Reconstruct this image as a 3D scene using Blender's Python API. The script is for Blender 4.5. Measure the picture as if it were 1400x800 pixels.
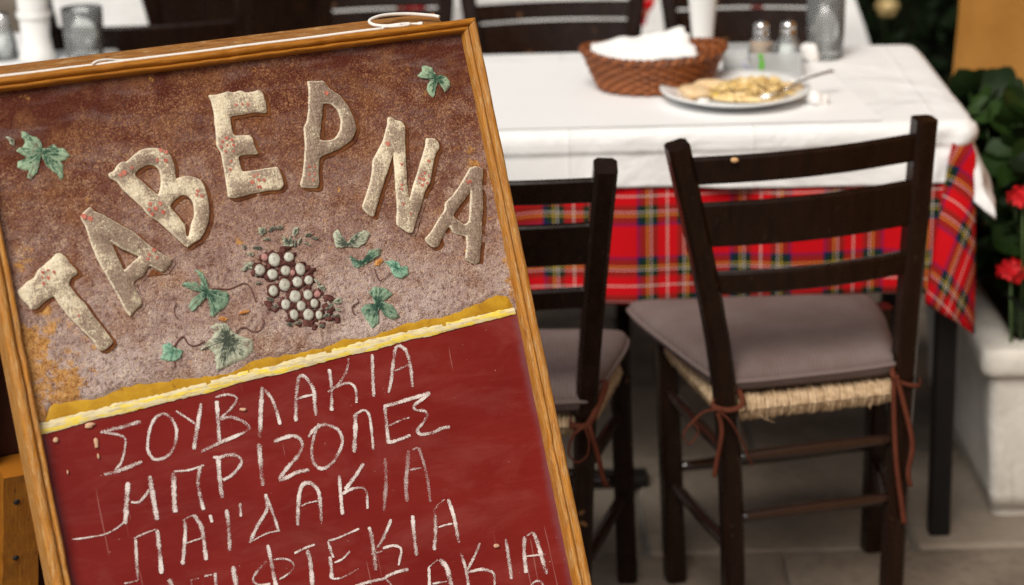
import bpy, bmesh, math, random
from math import sin, cos, pi, radians, sqrt, atan2, hypot
from mathutils import Vector, Matrix, noise as mn
random.seed(7)
sc = bpy.context.scene
for _o in list(bpy.data.objects): bpy.data.objects.remove(_o)
COL = sc.collection

# ------------------------------------------------------------------ camera
PITCH, ROLL = radians(18.5), radians(1.4)
_f = Vector((0, cos(PITCH), -sin(PITCH)))
_u0 = Vector((0, sin(PITCH), cos(PITCH)))
_r0 = Vector((1, 0, 0))
_r = cos(ROLL)*_r0 - sin(ROLL)*_u0
_u = sin(ROLL)*_r0 + cos(ROLL)*_u0
cam_d = bpy.data.cameras.new("camera")
cam = bpy.data.objects.new("camera", cam_d); COL.objects.link(cam)
M = Matrix((_r, _u, -_f)).transposed().to_4x4()
M.translation = Vector((0, 0, 1.75))
cam.matrix_world = M
cam_d.sensor_width = 36.0
cam_d.lens = 82.3
cam_d.clip_end = 400
cam_d.dof.use_dof = True
cam_d.dof.focus_distance = 2.83
cam_d.dof.aperture_fstop = 4.0
sc.camera = cam

# ------------------------------------------------------------------ light
w = bpy.data.worlds.new("World"); sc.world = w; w.use_nodes = True
nt = w.node_tree; nt.nodes.clear()
wo = nt.nodes.new("ShaderNodeOutputWorld"); bg = nt.nodes.new("ShaderNodeBackground")
sky = nt.nodes.new("ShaderNodeTexSky"); sky.sky_type = 'NISHITA'; sky.sun_disc = False
SUN_EL, SUN_AZ = radians(47), radians(203)      # azimuth clockwise from +Y: behind and left of the viewer
sky.sun_elevation = SUN_EL; sky.sun_rotation = SUN_AZ
sky.air_density = 1.0; sky.dust_density = 3.0; sky.ozone_density = 1.0
hs = nt.nodes.new("ShaderNodeHueSaturation"); hs.inputs["Saturation"].default_value = 0.25
nt.links.new(sky.outputs[0], hs.inputs["Color"]); nt.links.new(hs.outputs[0], bg.inputs[0])
bg.inputs[1].default_value = 0.075
nt.links.new(bg.outputs[0], wo.inputs[0])
sd = bpy.data.lights.new("sun", 'SUN'); sd.energy = 2.3; sd.angle = radians(28); sd.color = (1.0, 0.93, 0.83)
sun = bpy.data.objects.new("sun", sd); COL.objects.link(sun)
_d = Vector((sin(SUN_AZ)*cos(SUN_EL), cos(SUN_AZ)*cos(SUN_EL), sin(SUN_EL)))
sun.rotation_euler = _d.to_track_quat('Z', 'Y').to_euler()
sun.location = (-2, -3, 6)
sc.view_settings.view_transform = 'Standard'; sc.view_settings.look = 'None'
sc.view_settings.gamma = 1.0
sc.view_settings.exposure = 0.36
sc.cycles.use_denoising = True; sc.cycles.denoiser = 'OPENIMAGEDENOISE'
sc.cycles.denoising_input_passes = 'RGB_ALBEDO_NORMAL'; sc.cycles.denoising_prefilter = 'NONE'
sc.cycles.max_bounces = 10; sc.cycles.transparent_max_bounces = 16

# ------------------------------------------------------------------ materials
class NT:
    """small helper for node materials"""
    def __init__(s, name, rough=0.6, spec=0.5):
        s.m = bpy.data.materials.new(name); s.m.use_nodes = True
        s.t = s.m.node_tree; s.t.nodes.clear()
        s.out = s.n("ShaderNodeOutputMaterial"); s.p = s.n("ShaderNodeBsdfPrincipled")
        s.t.links.new(s.p.outputs[0], s.out.inputs[0])
        s.p.inputs["Roughness"].default_value = rough
        s.p.inputs["Specular IOR Level"].default_value = spec
    def n(s, k, **kw):
        x = s.t.nodes.new(k)
        for a, b in kw.items(): setattr(x, a, b)
        return x
    def l(s, a, b): s.t.links.new(a, b)
    def coord(s, kind="Object", scale=(1, 1, 1), rot=(0, 0, 0)):
        c = s.n("ShaderNodeTexCoord"); mp = s.n("ShaderNodeMapping")
        mp.inputs["Scale"].default_value = scale; mp.inputs["Rotation"].default_value = rot
        s.l(c.outputs[kind], mp.inputs[0]); return mp.outputs[0]
    def noise(s, vec, scale, detail=4, rough=0.6, dist=0.0):
        x = s.n("ShaderNodeTexNoise"); x.inputs["Scale"].default_value = scale
        x.inputs["Detail"].default_value = detail; x.inputs["Roughness"].default_value = rough
        x.inputs["Distortion"].default_value = dist
        s.l(vec, x.inputs["Vector"]); return x.outputs[0]
    def ramp(s, fac, stops, interp='LINEAR'):
        x = s.n("ShaderNodeValToRGB"); x.color_ramp.interpolation = interp
        e = x.color_ramp.elements
        while len(e) < len(stops): e.new(0.5)
        for i, (p, c) in enumerate(stops):
            e[i].position = p; e[i].color = (c, c, c, 1) if isinstance(c, (int, float)) else (*c, 1)
        s.l(fac, x.inputs[0]); return x.outputs[0]
    def math(s, op, a, b=None, clamp=False):
        x = s.n("ShaderNodeMath"); x.operation = op; x.use_clamp = clamp
        for i, v in enumerate((a, b)):
            if v is None: continue
            if isinstance(v, (int, float)): x.inputs[i].default_value = v
            else: s.l(v, x.inputs[i])
        return x.outputs[0]
    def mix(s, fac, a, b, mode='MIX'):
        x = s.n("ShaderNodeMix"); x.data_type = 'RGBA'; x.blend_type = mode
        if isinstance(fac, (int, float)): x.inputs[0].default_value = fac
        else: s.l(fac, x.inputs[0])
        for i, v in ((6, a), (7, b)):
            if isinstance(v, tuple): x.inputs[i].default_value = (*v, 1)
            else: s.l(v, x.inputs[i])
        return x.outputs[2]
    def sep(s, vec):
        x = s.n("ShaderNodeSeparateXYZ"); s.l(vec, x.inputs[0]); return x.outputs
    def col(s, c):
        if isinstance(c, tuple): s.p.inputs["Base Color"].default_value = (*c, 1)
        else: s.l(c, s.p.inputs["Base Color"])
    def bump(s, hgt, strength=0.3, dist=0.002):
        x = s.n("ShaderNodeBump"); x.inputs["Strength"].default_value = strength
        x.inputs["Distance"].default_value = dist
        s.l(hgt, x.inputs["Height"]); s.l(x.outputs[0], s.p.inputs["Normal"])

MAT = {}
def simple(name, c1, c2, scale=20, rough=0.6, spec=0.5, bump=0.0, bscale=None, stretch=(1, 1, 1), bd=0.002):
    k = NT(name, rough, spec); v = k.coord("Object", stretch)
    f = k.noise(v, scale, 5)
    k.col(k.mix(k.ramp(f, [(0.3, 0.0), (0.7, 1.0)]), c1, c2))
    if bump: k.bump(k.noise(v, bscale or scale*3, 4), bump, bd)
    MAT[name] = k.m; return k

# dark stained chair wood
k = NT("dark_wood", 0.30, 0.22); v = k.coord("Object", (9, 9, 1.2))
f = k.noise(v, 9, 6)
base = k.mix(k.ramp(f, [(0.3, 0.0), (0.75, 1.0)]), (0.0085, 0.0036, 0.0022), (0.019, 0.0078, 0.0042))
chips = k.ramp(k.noise(k.coord("Object"), 34, 3, 0.5), [(0.71, 0.0), (0.73, 1.0)])
sc2 = k.ramp(k.noise(k.coord("Object", (1, 1, 0.5)), 120, 4, 0.6), [(0.64, 0.0), (0.72, 1.0)])
base = k.mix(k.math('MULTIPLY', sc2, 0.55), base, (0.060, 0.034, 0.022))
k.col(k.mix(chips, base, (0.16, 0.075, 0.03)))
k.l(k.ramp(k.noise(k.coord("Object"), 30, 4), [(0.3, 0.20), (0.7, 0.36)]), k.p.inputs["Roughness"])
k.bump(f, 0.25, 0.001); MAT["dark_wood"] = k.m
k = NT("polished_wood", 0.20, 0.8); k.col(k.mix(k.noise(k.coord(), 40, 4), (0.012, 0.006, 0.004), (0.028, 0.012, 0.008))); k.bump(k.noise(k.coord(), 90, 3), 0.2, 0.001); MAT["polished_wood"] = k.m
simple("black_leg", (0.004, 0.0035, 0.0035), (0.008, 0.006, 0.005), 30, 0.5, 0.3)
simple("cushion", (0.125, 0.085, 0.08), (0.15, 0.105, 0.098), 16, 0.9, 0.2)
# cushion gets fine woven ribs
k = NT("cushion", 0.9, 0.15); v = k.coord("UV")
wv = k.n("ShaderNodeTexWave"); wv.wave_type = 'BANDS'; wv.bands_direction = 'X'
wv.inputs["Scale"].default_value = 50; wv.inputs["Distortion"].default_value = 0.6; wv.inputs["Detail"].default_value = 2
k.l(v, wv.inputs["Vector"])
f = k.noise(v, 9, 5); f2 = k.noise(v, 160, 2)
c = k.mix(k.ramp(f, [(0.3, 0.0), (0.7, 1.0)]), (0.148, 0.104, 0.094), (0.195, 0.152, 0.143))
c = k.mix(k.math('MULTIPLY', wv.outputs[0], 0.16), c, (0.085, 0.056, 0.050))
k.col(c); k.bump(k.math('ADD', wv.outputs[0], k.math('MULTIPLY', f2, 0.5)), 0.5, 0.002); MAT["cushion"] = k.m
simple("cushion_tie", (0.075, 0.018, 0.008), (0.12, 0.030, 0.014), 40, 0.8, 0.2)
simple("rush", (0.33, 0.205, 0.105), (0.70, 0.53, 0.345), 130, 0.75, 0.3, 0.3, 300, (1, 1, 1))
k = NT("white_cloth", 0.9, 0.12); v = k.coord(); k.col(k.mix(k.noise(v, 9, 4), (0.77, 0.775, 0.775), (0.82, 0.82, 0.82)))
sv = k.sep(v); cre = None
for ax, p0, per_ in ((0, 0.10, 0.31), (1, 3.93, 0.29)):
    fr_ = k.math('ABSOLUTE', k.math('SUBTRACT', k.math('FRACT', k.math('DIVIDE', k.math('ADD', sv[ax], 31.0*per_-p0+per_/2), per_)), 0.5))
    ln = k.ramp(k.math('MULTIPLY', fr_, per_*100), [(0.0, 1.0), (0.35, 0.25), (0.9, 0.0)]); cre = ln if cre is None else k.math('ADD', cre, ln)
hgt_ = k.math('ADD', k.math('MULTIPLY', cre, 0.16), k.math('ADD', k.math('MULTIPLY', k.noise(v, 5.5, 4, 0.5, 0.8), 2.2), k.math('MULTIPLY', k.noise(v, 320, 2), 0.06)))
k.bump(hgt_, 0.8, 0.010); MAT["white_cloth"] = k.m
simple("table_paper", (0.86, 0.86, 0.86), (0.88, 0.88, 0.88), 9, 0.6, 0.3, 0.1, 30)
simple("napkin_paper", (0.82, 0.81, 0.79), (0.86, 0.85, 0.83), 30, 0.9, 0.1, 0.3, 60)
simple("ceramic", (0.80, 0.80, 0.78), (0.83, 0.83, 0.81), 10, 0.18, 0.5)
simple("plate_ceramic", (0.80, 0.81, 0.80), (0.84, 0.85, 0.84), 10, 0.15, 0.5)
k = NT("wicker", 0.42, 0.4); oi = k.n("ShaderNodeObjectInfo"); n1 = k.noise(k.coord(), 70, 4)
k.col(k.mix(k.math('ADD', k.math('MULTIPLY', oi.outputs["Random"], 0.6), k.math('MULTIPLY', n1, 0.5)), (0.045, 0.009, 0.003), (0.38, 0.115, 0.028))); k.bump(n1, 0.3, 0.001); MAT["wicker"] = k.m
simple("mash", (0.70, 0.50, 0.20), (0.78, 0.62, 0.36), 60, 0.55, 0.4, 0.5, 220)
simple("shreds", (0.62, 0.40, 0.12), (0.84, 0.66, 0.34), 90, 0.5, 0.3)
simple("bread", (0.66, 0.44, 0.22), (0.80, 0.64, 0.42), 50, 0.8, 0.2, 0.5, 200)
simple("oil", (0.62, 0.42, 0.02), (0.70, 0.52, 0.04), 20, 0.08, 0.6)
simple("feta", (0.82, 0.80, 0.74), (0.86, 0.85, 0.80), 60, 0.7, 0.2)
simple("string", (0.72, 0.68, 0.62), (0.82, 0.80, 0.76), 300, 0.85, 0.2)
simple("pepper", (0.30, 0.20, 0.13), (0.46, 0.35, 0.25), 400, 0.9, 0.2)
simple("salt", (0.82, 0.82, 0.82), (0.86, 0.86, 0.86), 300, 0.9, 0.2)
simple("green_print", (0.10, 0.42, 0.02), (0.14, 0.50, 0.03), 30, 0.4)
simple("violet_print", (0.25, 0.24, 0.50), (0.30, 0.30, 0.56), 30, 0.4)
k = NT("metal", 0.22); k.col((0.70, 0.69, 0.67)); k.p.inputs["Metallic"].default_value = 1.0; MAT["metal"] = k.m
def thin_glass(name, tint, white, gloss):
    k = NT(name, 0.05); tr = k.n("ShaderNodeBsdfTransparent"); tr.inputs[0].default_value = (*tint, 1)
    gl = k.n("ShaderNodeBsdfGlossy"); gl.inputs["Roughness"].default_value = 0.13; df = k.n("ShaderNodeBsdfDiffuse"); df.inputs[0].default_value = (0.85, 0.87, 0.87, 1)
    fr = k.n("ShaderNodeLayerWeight"); fr.inputs[0].default_value = 0.25
    m1 = k.n("ShaderNodeMixShader"); m1.inputs[0].default_value = white; k.l(tr.outputs[0], m1.inputs[1]); k.l(df.outputs[0], m1.inputs[2])
    m2 = k.n("ShaderNodeMixShader"); k.l(k.math('MULTIPLY', fr.outputs["Fresnel"], gloss, True), m2.inputs[0]); k.l(m1.outputs[0], m2.inputs[1]); k.l(gl.outputs[0], m2.inputs[2])
    k.l(m2.outputs[0], k.out.inputs[0]); MAT[name] = k.m
thin_glass("glass", (0.93, 0.95, 0.945), 0.13, 1.5)
thin_glass("clear_plastic", (0.94, 0.955, 0.955), 0.36, 1.6)
k = NT("planter_stone", 0.85, 0.2); v = k.coord(); c = k.mix(k.ramp(k.noise(v, 7, 6, 0.65), [(0.3, 0.0), (0.7, 1.0)]), (0.58, 0.545, 0.485), (0.76, 0.73, 0.675))
c = k.mix(k.math('MULTIPLY', k.ramp(k.noise(k.coord("Object", (1, 1, 0.16)), 26, 6, 0.7), [(0.55, 0.0), (0.72, 1.0)]), 0.45), c, (0.30, 0.26, 0.21)); k.col(c)
k.bump(k.math('ADD', k.noise(v, 60, 5), k.noise(v, 14, 4)), 0.5, 0.004); MAT["planter_stone"] = k.m
simple("soil", (0.02, 0.014, 0.01), (0.04, 0.028, 0.018), 40, 0.95, 0.1, 0.8, 50)
simple("petal", (0.42, 0.004, 0.008), (0.60, 0.010, 0.016), 60, 0.6, 0.3)
simple("stem_green", (0.03, 0.06, 0.015), (0.05, 0.09, 0.02), 30, 0.6)
k = NT("geranium_leaf", 0.6, 0.2); oi = k.n("ShaderNodeObjectInfo")
k.col(k.mix(oi.outputs["Random"], (0.003, 0.008, 0.002), (0.018, 0.044, 0.006))); k.bump(k.noise(k.coord(), 80, 3), 0.3, 0.002); MAT["geranium_leaf"] = k.m
simple("hedge_leaf", (0.003, 0.007, 0.0025), (0.008, 0.016, 0.005), 3, 0.7, 0.08)
simple("hedge_core", (0.006, 0.008, 0.004), (0.010, 0.012, 0.006), 5, 0.95, 0.05)
simple("blossom", (0.30, 0.21, 0.08), (0.42, 0.31, 0.13), 30, 0.7)
# ochre rendered column
k = NT("ochre_plaster", 0.9, 0.15); v = k.coord()
c = k.mix(k.ramp(k.noise(v, 3.2, 6, 0.6), [(0.3, 0.0), (0.7, 1.0)]), (0.32, 0.14, 0.026), (0.45, 0.22, 0.056))
st = k.ramp(k.noise(k.coord("Object", (1, 1, 0.35)), 7, 5, 0.65), [(0.55, 0.0), (0.75, 1.0)])
c = k.mix(k.math('MULTIPLY', st, 0.75), c, (0.19, 0.075, 0.018)); k.col(c)
k.bump(k.noise(v, 60, 5), 0.4, 0.004); MAT["ochre_plaster"] = k.m
simple("dark_wall", (0.03, 0.025, 0.02), (0.045, 0.038, 0.03), 3, 0.9, 0.1)
# paving
k = NT("paving", 0.75, 0.3); v = k.coord("Object"); oi = k.n("ShaderNodeObjectInfo")
g = k.coord("Object", (1, 1, 1)); 
f = k.noise(g, 5, 6, 0.65); f2 = k.noise(g, 45, 4)
c = k.mix(k.ramp(f, [(0.28, 0.0), (0.72, 1.0)]), (0.070, 0.053, 0.041), (0.25, 0.203, 0.157))
c = k.mix(k.math('MULTIPLY', k.ramp(f2, [(0.50, 0.0), (0.75, 1.0)]), 0.7), c, (0.085, 0.066, 0.050))
c = k.mix(k.math('MULTIPLY', oi.outputs["Random"], 0.35), c, (0.36, 0.305, 0.245)); k.col(c)
k.bump(k.math('ADD', f, k.math('MULTIPLY', f2, 0.3)), 0.35, 0.006); MAT["paving"] = k.m
simple("mortar", (0.16, 0.145, 0.125), (0.24, 0.22, 0.19), 20, 0.95, 0.1, 0.5, 60)

# tartan: warp and weft from the same sett, by cloth coordinates (UV in metres)
def sett(k, coord, start):
    x = k.math('FRACT', k.math('DIVIDE', k.math('ADD', coord, 15.9-start), 0.159))
    R = (0.52, 0.0025, 0.007); B = (0.010, 0.010, 0.085); G = (0.006, 0.020, 0.010); Y = (0.56, 0.38, 0.05); W = (0.74, 0.62, 0.56); D = (0.36, 0.012, 0.012)
    L = [(0.054, R), (0.0055, B), (0.0115, G), (0.0024, Y), (0.0040, G), (0.0018, W), (0.0105, G), (0.0150, R), (0.0028, W), (0.0150, R), (0.0105, G), (0.0018, W), (0.0040, G), (0.0024, Y), (0.0115, G), (0.0055, B)]
    tot = sum(a for a, _ in L); p = 0; st = []
    for a, c in L: st.append((p/tot, c)); p += a
    return k.ramp(x, st, 'CONSTANT')
k = NT("tartan", 0.85, 0.15); uv = k.coord("UV"); sx = k.sep(uv)
wp_, wf_ = sett(k, sx[0], 0.478), sett(k, sx[1], 3.589)
ck = k.n("ShaderNodeTexWave"); ck.wave_type = 'BANDS'; ck.bands_direction = 'DIAGONAL'; ck.inputs["Scale"].default_value = 210
k.l(uv, ck.inputs["Vector"])
tw = k.ramp(ck.outputs[0], [(0.35, 0.32), (0.65, 0.68)])
k.col(k.mix(tw, wp_, wf_)); k.bump(ck.outputs[0], 0.15, 0.0008); MAT["tartan"] = k.m

# sign wood: varnished ochre mouldings, UV x along the grain in metres, y across
def sign_wood(name, wear, c1=(0.36, 0.125, 0.012), c2=(0.55, 0.235, 0.032), pale=(0.62, 0.40, 0.17)):
    k = NT(name, 0.38, 0.3); v = k.coord("UV", (9, 170, 1))
    g = k.noise(v, 3, 8, 0.72, 0.8)
    c = k.mix(k.ramp(g, [(0.36, 0.0), (0.62, 1.0)]), c1, c2)
    g2 = k.noise(k.coord("UV", (22, 240, 1)), 3, 4, 0.7)
    wr = k.noise(k.coord("UV", (16, 130, 1)), 2.2, 8, 0.78)
    wm = k.ramp(k.math('ADD', wr, wear), [(0.54, 0.0), (0.66, 1.0)])
    c = k.mix(k.math('MULTIPLY', wm, 0.85), c, k.mix(g2, pale, (0.42, 0.24, 0.09)))
    dk = k.ramp(k.noise(k.coord("UV", (14, 190, 1)), 3.0, 5, 0.7), [(0.56, 0.0), (0.68, 1.0)])
    c = k.mix(k.math('MULTIPLY', dk, 0.75), c, (0.085, 0.030, 0.008))
    kn = k.ramp(k.noise(k.coord("UV", (18, 60, 1)), 1.6, 2), [(0.74, 0.0), (0.78, 1.0)])
    c = k.mix(k.math('MULTIPLY', kn, 0.8), c, (0.05, 0.018, 0.006))
    k.col(c); k.bump(k.math('ADD', k.math('ADD', g, k.math('MULTIPLY', g2, 0.6)), k.math('MULTIPLY', wm, -0.5)), 0.55, 0.0012)
    k.l(k.ramp(wm, [(0, 0.34), (1, 0.7)]), k.p.inputs["Roughness"]); MAT[name] = k.m
sign_wood("sign_wood_top", -0.05, (0.27, 0.085, 0.006), (0.50, 0.20, 0.022))
sign_wood("sign_wood_side", 0.05, (0.30, 0.10, 0.009), (0.52, 0.225, 0.03), (0.66, 0.45, 0.21))
sign_wood("sign_wood_back", 0.03, (0.20, 0.075, 0.016), (0.36, 0.155, 0.035), (0.48, 0.30, 0.14))
sign_wood("sign_wood_support", -0.10, (0.30, 0.10, 0.010), (0.42, 0.165, 0.02))

# red painted board
k = NT("red_board", 0.5, 0.18); v = k.coord()
c = k.mix(k.ramp(k.noise(v, 6, 5), [(0.3, 0.0), (0.7, 1.0)]), (0.150, 0.0100, 0.0085), (0.208, 0.0145, 0.0110))
c = k.mix(k.math('MULTIPLY', k.ramp(k.noise(k.coord("Object", (1, 9, 1), (0, 0, 0.25)), 14, 6, 0.7), [(0.5, 0.0), (0.8, 1.0)]), 0.28), c, (0.25, 0.040, 0.030))
# chalk dust haze and fine scratches
du = k.ramp(k.noise(k.coord("Object", (1, 2.6, 1), (0, 0, 0.5)), 8, 7, 0.7, 0.6), [(0.48, 0.0), (0.75, 1.0)])
c = k.mix(k.math('MULTIPLY', du, 0.20), c, (0.36, 0.13, 0.11))
for rot, sc_ in ((0.35, 90), (-0.25, 70), (1.2, 80)):
    scr = k.ramp(k.noise(k.coord("Object", (26, 0.9, 1), (0, 0, rot)), sc_/14, 3, 0.5, 0.3), [(0.715, 0.0), (0.73, 1.0)])
    c = k.mix(k.math('MULTIPLY', scr, 0.30), c, (0.50, 0.26, 0.22))
sp = k.ramp(k.noise(v, 260, 2, 0.4), [(0.77, 0.0), (0.80, 1.0)])
c = k.mix(k.math('MULTIPLY', sp, 0.7), c, (0.52, 0.33, 0.26))
# purple-grey weathered margin along the right and left frame
s_ = k.sep(v); ex = k.math('ABSOLUTE', k.math('SUBTRACT', s_[0], 0.0065))
em = k.math('ADD', ex, k.math('MULTIPLY', k.noise(v, 25, 4), 0.018))
mg = k.ramp(k.math('SUBTRACT', em, 0.27), [(0.030, 0.0), (0.038, 1.0)])
c = k.mix(k.math('MULTIPLY', mg, 0.5), c, (0.165, 0.085, 0.10))
k.col(c); k.bump(k.noise(v, 320, 4), 0.12, 0.0006)
k.l(k.ramp(k.noise(v, 12, 4), [(0.3, 0.36), (0.7, 0.55)]), k.p.inputs["Roughness"]); MAT["red_board"] = k.m

# plaster relief
k = NT("plaster", 0.85, 0.15); v = k.coord(); s_ = k.sep(v)
hgt = k.math('DIVIDE', k.math('SUBTRACT', 1.262, s_[1]), 0.37)          # 0 at the top, 1 at the bottom of the relief
n1 = k.noise(v, 6, 6, 0.62); n2 = k.noise(v, 45, 7, 0.72); n3 = k.noise(v, 520, 3, 0.6); n4 = k.noise(v, 210, 6, 0.75); n5 = k.noise(k.coord("Object", (1, 1, 1), (0.3, 0.2, 0.1)), 340, 4, 0.7)
mid = k.math('SUBTRACT', n1, 0.5); m2 = k.math('SUBTRACT', n2, 0.5)
t = k.math('ADD', k.math('ADD', hgt, k.math('MULTIPLY', mid, 1.0)), k.math('MULTIPLY', m2, 0.7))
c = k.ramp(t, [(0.0, (0.115, 0.026, 0.016)), (0.2, (0.165, 0.050, 0.031)), (0.42, (0.26, 0.125, 0.094)), (0.66, (0.44, 0.29, 0.25)), (1.0, (0.66, 0.52, 0.48))])
ws = k.ramp(k.noise(k.coord("Object", (1.2, 4.5, 1), (0, 0, 0.5)), 9, 7, 0.7, 0.5), [(0.48, 0.0), (0.66, 1.0)])
c = k.mix(k.math('MULTIPLY', ws, 0.42), c, (0.36, 0.255, 0.235))
# weathered warm brown showing through
br = k.ramp(k.noise(v, 17, 6, 0.7), [(0.50, 0.0), (0.64, 1.0)])
c = k.mix(k.math('MULTIPLY', br, 0.6), c, (0.33, 0.14, 0.058))
dk = k.ramp(n4, [(0.40, 1.0), (0.50, 0.0)])
c = k.mix(k.math('MULTIPLY', dk, 0.66), c, (0.125, 0.040, 0.021))
be = k.ramp(k.math('ADD', k.math('ADD', k.math('MULTIPLY', n3, 0.5), k.math('MULTIPLY', n5, 0.5)), k.math('MULTIPLY', m2, 0.22)), [(0.50, 0.0), (0.585, 1.0)])
amt = k.ramp(k.math('ADD', hgt, k.math('MULTIPLY', mid, 1.2)), [(-0.05, 0.12), (0.15, 0.62), (1.0, 0.85)])
c = k.mix(k.math('MULTIPLY', be, amt), c, k.mix(k.ramp(k.math('ADD', k.math('MULTIPLY', n2, 0.6), k.math('MULTIPLY', hgt, 0.35)), [(0.40, 0.0), (0.72, 1.0)]), (0.56, 0.28, 0.125), (0.84, 0.68, 0.54)))
# ochre patches where the top coat has gone, mostly at the left
left = k.ramp(k.math('ADD', k.math('MULTIPLY', s_[0], -1.0), k.math('MULTIPLY', n1, 0.10)), [(0.245, 0.0), (0.345, 0.26)])
low = k.ramp(hgt, [(0.35, 0.0), (0.85, 1.0)])
right = k.ramp(k.math('ADD', s_[0], k.math('MULTIPLY', n1, 0.1)), [(0.26, 0.0), (0.36, 0.15)])
om = k.ramp(k.math('ADD', k.math('ADD', k.noise(v, 30, 7, 0.75), k.math('MULTIPLY', left, low)), k.math('MULTIPLY', right, hgt)), [(0.63, 0.0), (0.69, 1.0)])
c = k.mix(k.math('MULTIPLY', om, 0.9), c, k.mix(k.ramp(n4, [(0.35, 0.0), (0.6, 1.0)]), (0.36, 0.13, 0.02), (0.80, 0.42, 0.12)))
k.col(c); k.bump(k.math('ADD', n3, k.math('MULTIPLY', n4, 1.8)), 1.0, 0.0024); MAT["plaster"] = k.m

# cream letters, worn through to the brown ground; object colour carries the wear
k = NT("letter_cream", 0.7, 0.2); v = k.coord(); oi = k.n("ShaderNodeObjectInfo"); wr = k.sep(oi.outputs["Color"]); at = k.n("ShaderNodeAttribute"); at.attribute_name = "edge"
n1 = k.noise(v, 30, 3, 0.5); n2 = k.noise(v, 420, 5, 0.75); n3 = k.noise(k.coord("Object", (6, 1, 1), (0, 0, 0.25)), 130, 5, 0.75); n4 = k.noise(k.coord("Object", (1, 3, 1), (0, 0, 0.9)), 150, 5, 0.75)
m = k.math('ADD', k.math('ADD', k.math('MULTIPLY', n1, 0.9), k.math('MULTIPLY', n2, 0.75)), k.math('ADD', k.math('MULTIPLY', n3, 0.80), k.math('MULTIPLY', n4, 0.70)))
wm = k.ramp(k.math('ADD', k.math('SUBTRACT', m, 1.575), k.math('ADD', wr[0], 0.5)), [(0.41, 0.0), (0.55, 1.0)])
cr = k.mix(k.ramp(n2, [(0.35, 0.0), (0.6, 1.0)]), (0.70, 0.57, 0.36), (0.90, 0.82, 0.63))
wo = k.mix(k.ramp(n3, [(0.38, 0.0), (0.60, 1.0)]), (0.13, 0.070, 0.050), k.mix(k.ramp(n4, [(0.4, 0.0), (0.6, 1.0)]), (0.215, 0.128, 0.105), (0.50, 0.385, 0.285)))
c = k.mix(k.math('MULTIPLY', wm, 0.92), cr, wo)
ed = k.ramp(k.math('ADD', at.outputs["Fac"], k.math('MULTIPLY', k.math('SUBTRACT', n2, 0.5), 1.4)), [(0.42, 0.0), (0.72, 1.0)])
c = k.mix(k.math('MULTIPLY', ed, 0.8), c, (0.90, 0.80, 0.60))
k.col(c); k.bump(k.math('ADD', n2, n3), 0.8, 0.0016); MAT["letter_cream"] = k.m
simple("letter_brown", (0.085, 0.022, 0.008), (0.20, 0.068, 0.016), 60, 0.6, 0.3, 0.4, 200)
simple("red_dot", (0.40, 0.06, 0.035), (0.60, 0.22, 0.15), 120, 0.6)
k = NT("grape", 0.6, 0.3); v = k.coord(); oi = k.n("ShaderNodeObjectInfo")
ln = k.n("ShaderNodeVectorMath"); ln.operation = 'LENGTH'; mp2 = k.n("ShaderNodeVectorMath"); mp2.operation = 'MULTIPLY'; mp2.inputs[1].default_value = (1, 1, 0)
k.l(v, mp2.inputs[0]); k.l(mp2.outputs[0], ln.inputs[0])
rr_ = k.math('ADD', k.math('MULTIPLY', ln.outputs[1], 1000.0), k.math('MULTIPLY', k.math('SUBTRACT', k.noise(v, 420, 3), 0.5), 4.0))
ring = k.ramp(k.math('DIVIDE', rr_, 6.0), [(0.0, 0.75), (0.10, 0.35), (0.22, 0.0), (0.34, 0.65), (0.48, 0.05), (1.0, 0.1)])
c = k.mix(k.math('MULTIPLY', ring, 0.8), k.mix(k.noise(v, 300, 4, .7), (0.40, 0.41, 0.34), (0.74, 0.73, 0.63)), (0.13, 0.13, 0.10))
c = k.mix(k.math('MULTIPLY', oi.outputs["Random"], 0.45), c, (0.34, 0.32, 0.26))
c = k.mix(k.math('MULTIPLY', k.ramp(k.noise(v, 160, 5, .75), [(0.52, 0.0), (0.62, 1.0)]), 0.55), c, (0.20, 0.15, 0.12))
k.col(c); k.bump(k.noise(v, 350, 4), 0.5, 0.0012); MAT["grape"] = k.m
simple("grape_pink", (0.36, 0.16, 0.15), (0.48, 0.26, 0.23), 150, 0.6, 0.3, 0.4, 300)
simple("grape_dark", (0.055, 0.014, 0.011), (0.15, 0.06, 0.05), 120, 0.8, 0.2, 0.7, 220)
for i, (a, b) in enumerate((((0.030, 0.085, 0.050), (0.32, 0.44, 0.29)), ((0.028, 0.075, 0.050), (0.25, 0.37, 0.25)), ((0.055, 0.070, 0.050), (0.46, 0.48, 0.36)), ((0.04, 0.15, 0.10), (0.28, 0.48, 0.34)), ((0.40, 0.14, 0.03), (0.66, 0.33, 0.10)), ((0.035, 0.045, 0.035), (0.26, 0.26, 0.20)))):
    k = NT("leaf_paint_%d" % i, 0.7, 0.2); v = k.coord()
    n1 = k.noise(k.coord("UV", (26, 2.0, 1)), 1.0, 5, 0.7); n2 = k.noise(v, 300, 4, 0.7); n3 = k.noise(v, 70, 4, 0.6); uvs = k.sep(k.coord("UV"))
    t = k.math('ADD', k.math('ADD', k.math('MULTIPLY', n1, 0.55), k.math('MULTIPLY', n2, 0.35)), k.math('ADD', k.math('MULTIPLY', n3, 0.45), k.math('MULTIPLY', uvs[1], 0.16)))
    c = k.mix(k.ramp(t, [(0.69, 0.0), (0.82, 1.0)]), a, b)
    c = k.mix(k.math('MULTIPLY', k.ramp(k.math('ADD', n3, k.math('MULTIPLY', n2, 0.4)), [(0.78, 0.0), (0.88, 1.0)]), 0.7), c, (0.12, 0.05, 0.04)) if i != 4 else c
    k.col(c); k.bump(k.math('ADD', n2, n1), 0.7, 0.0014); MAT["leaf_paint_%d" % i] = k.m
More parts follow.
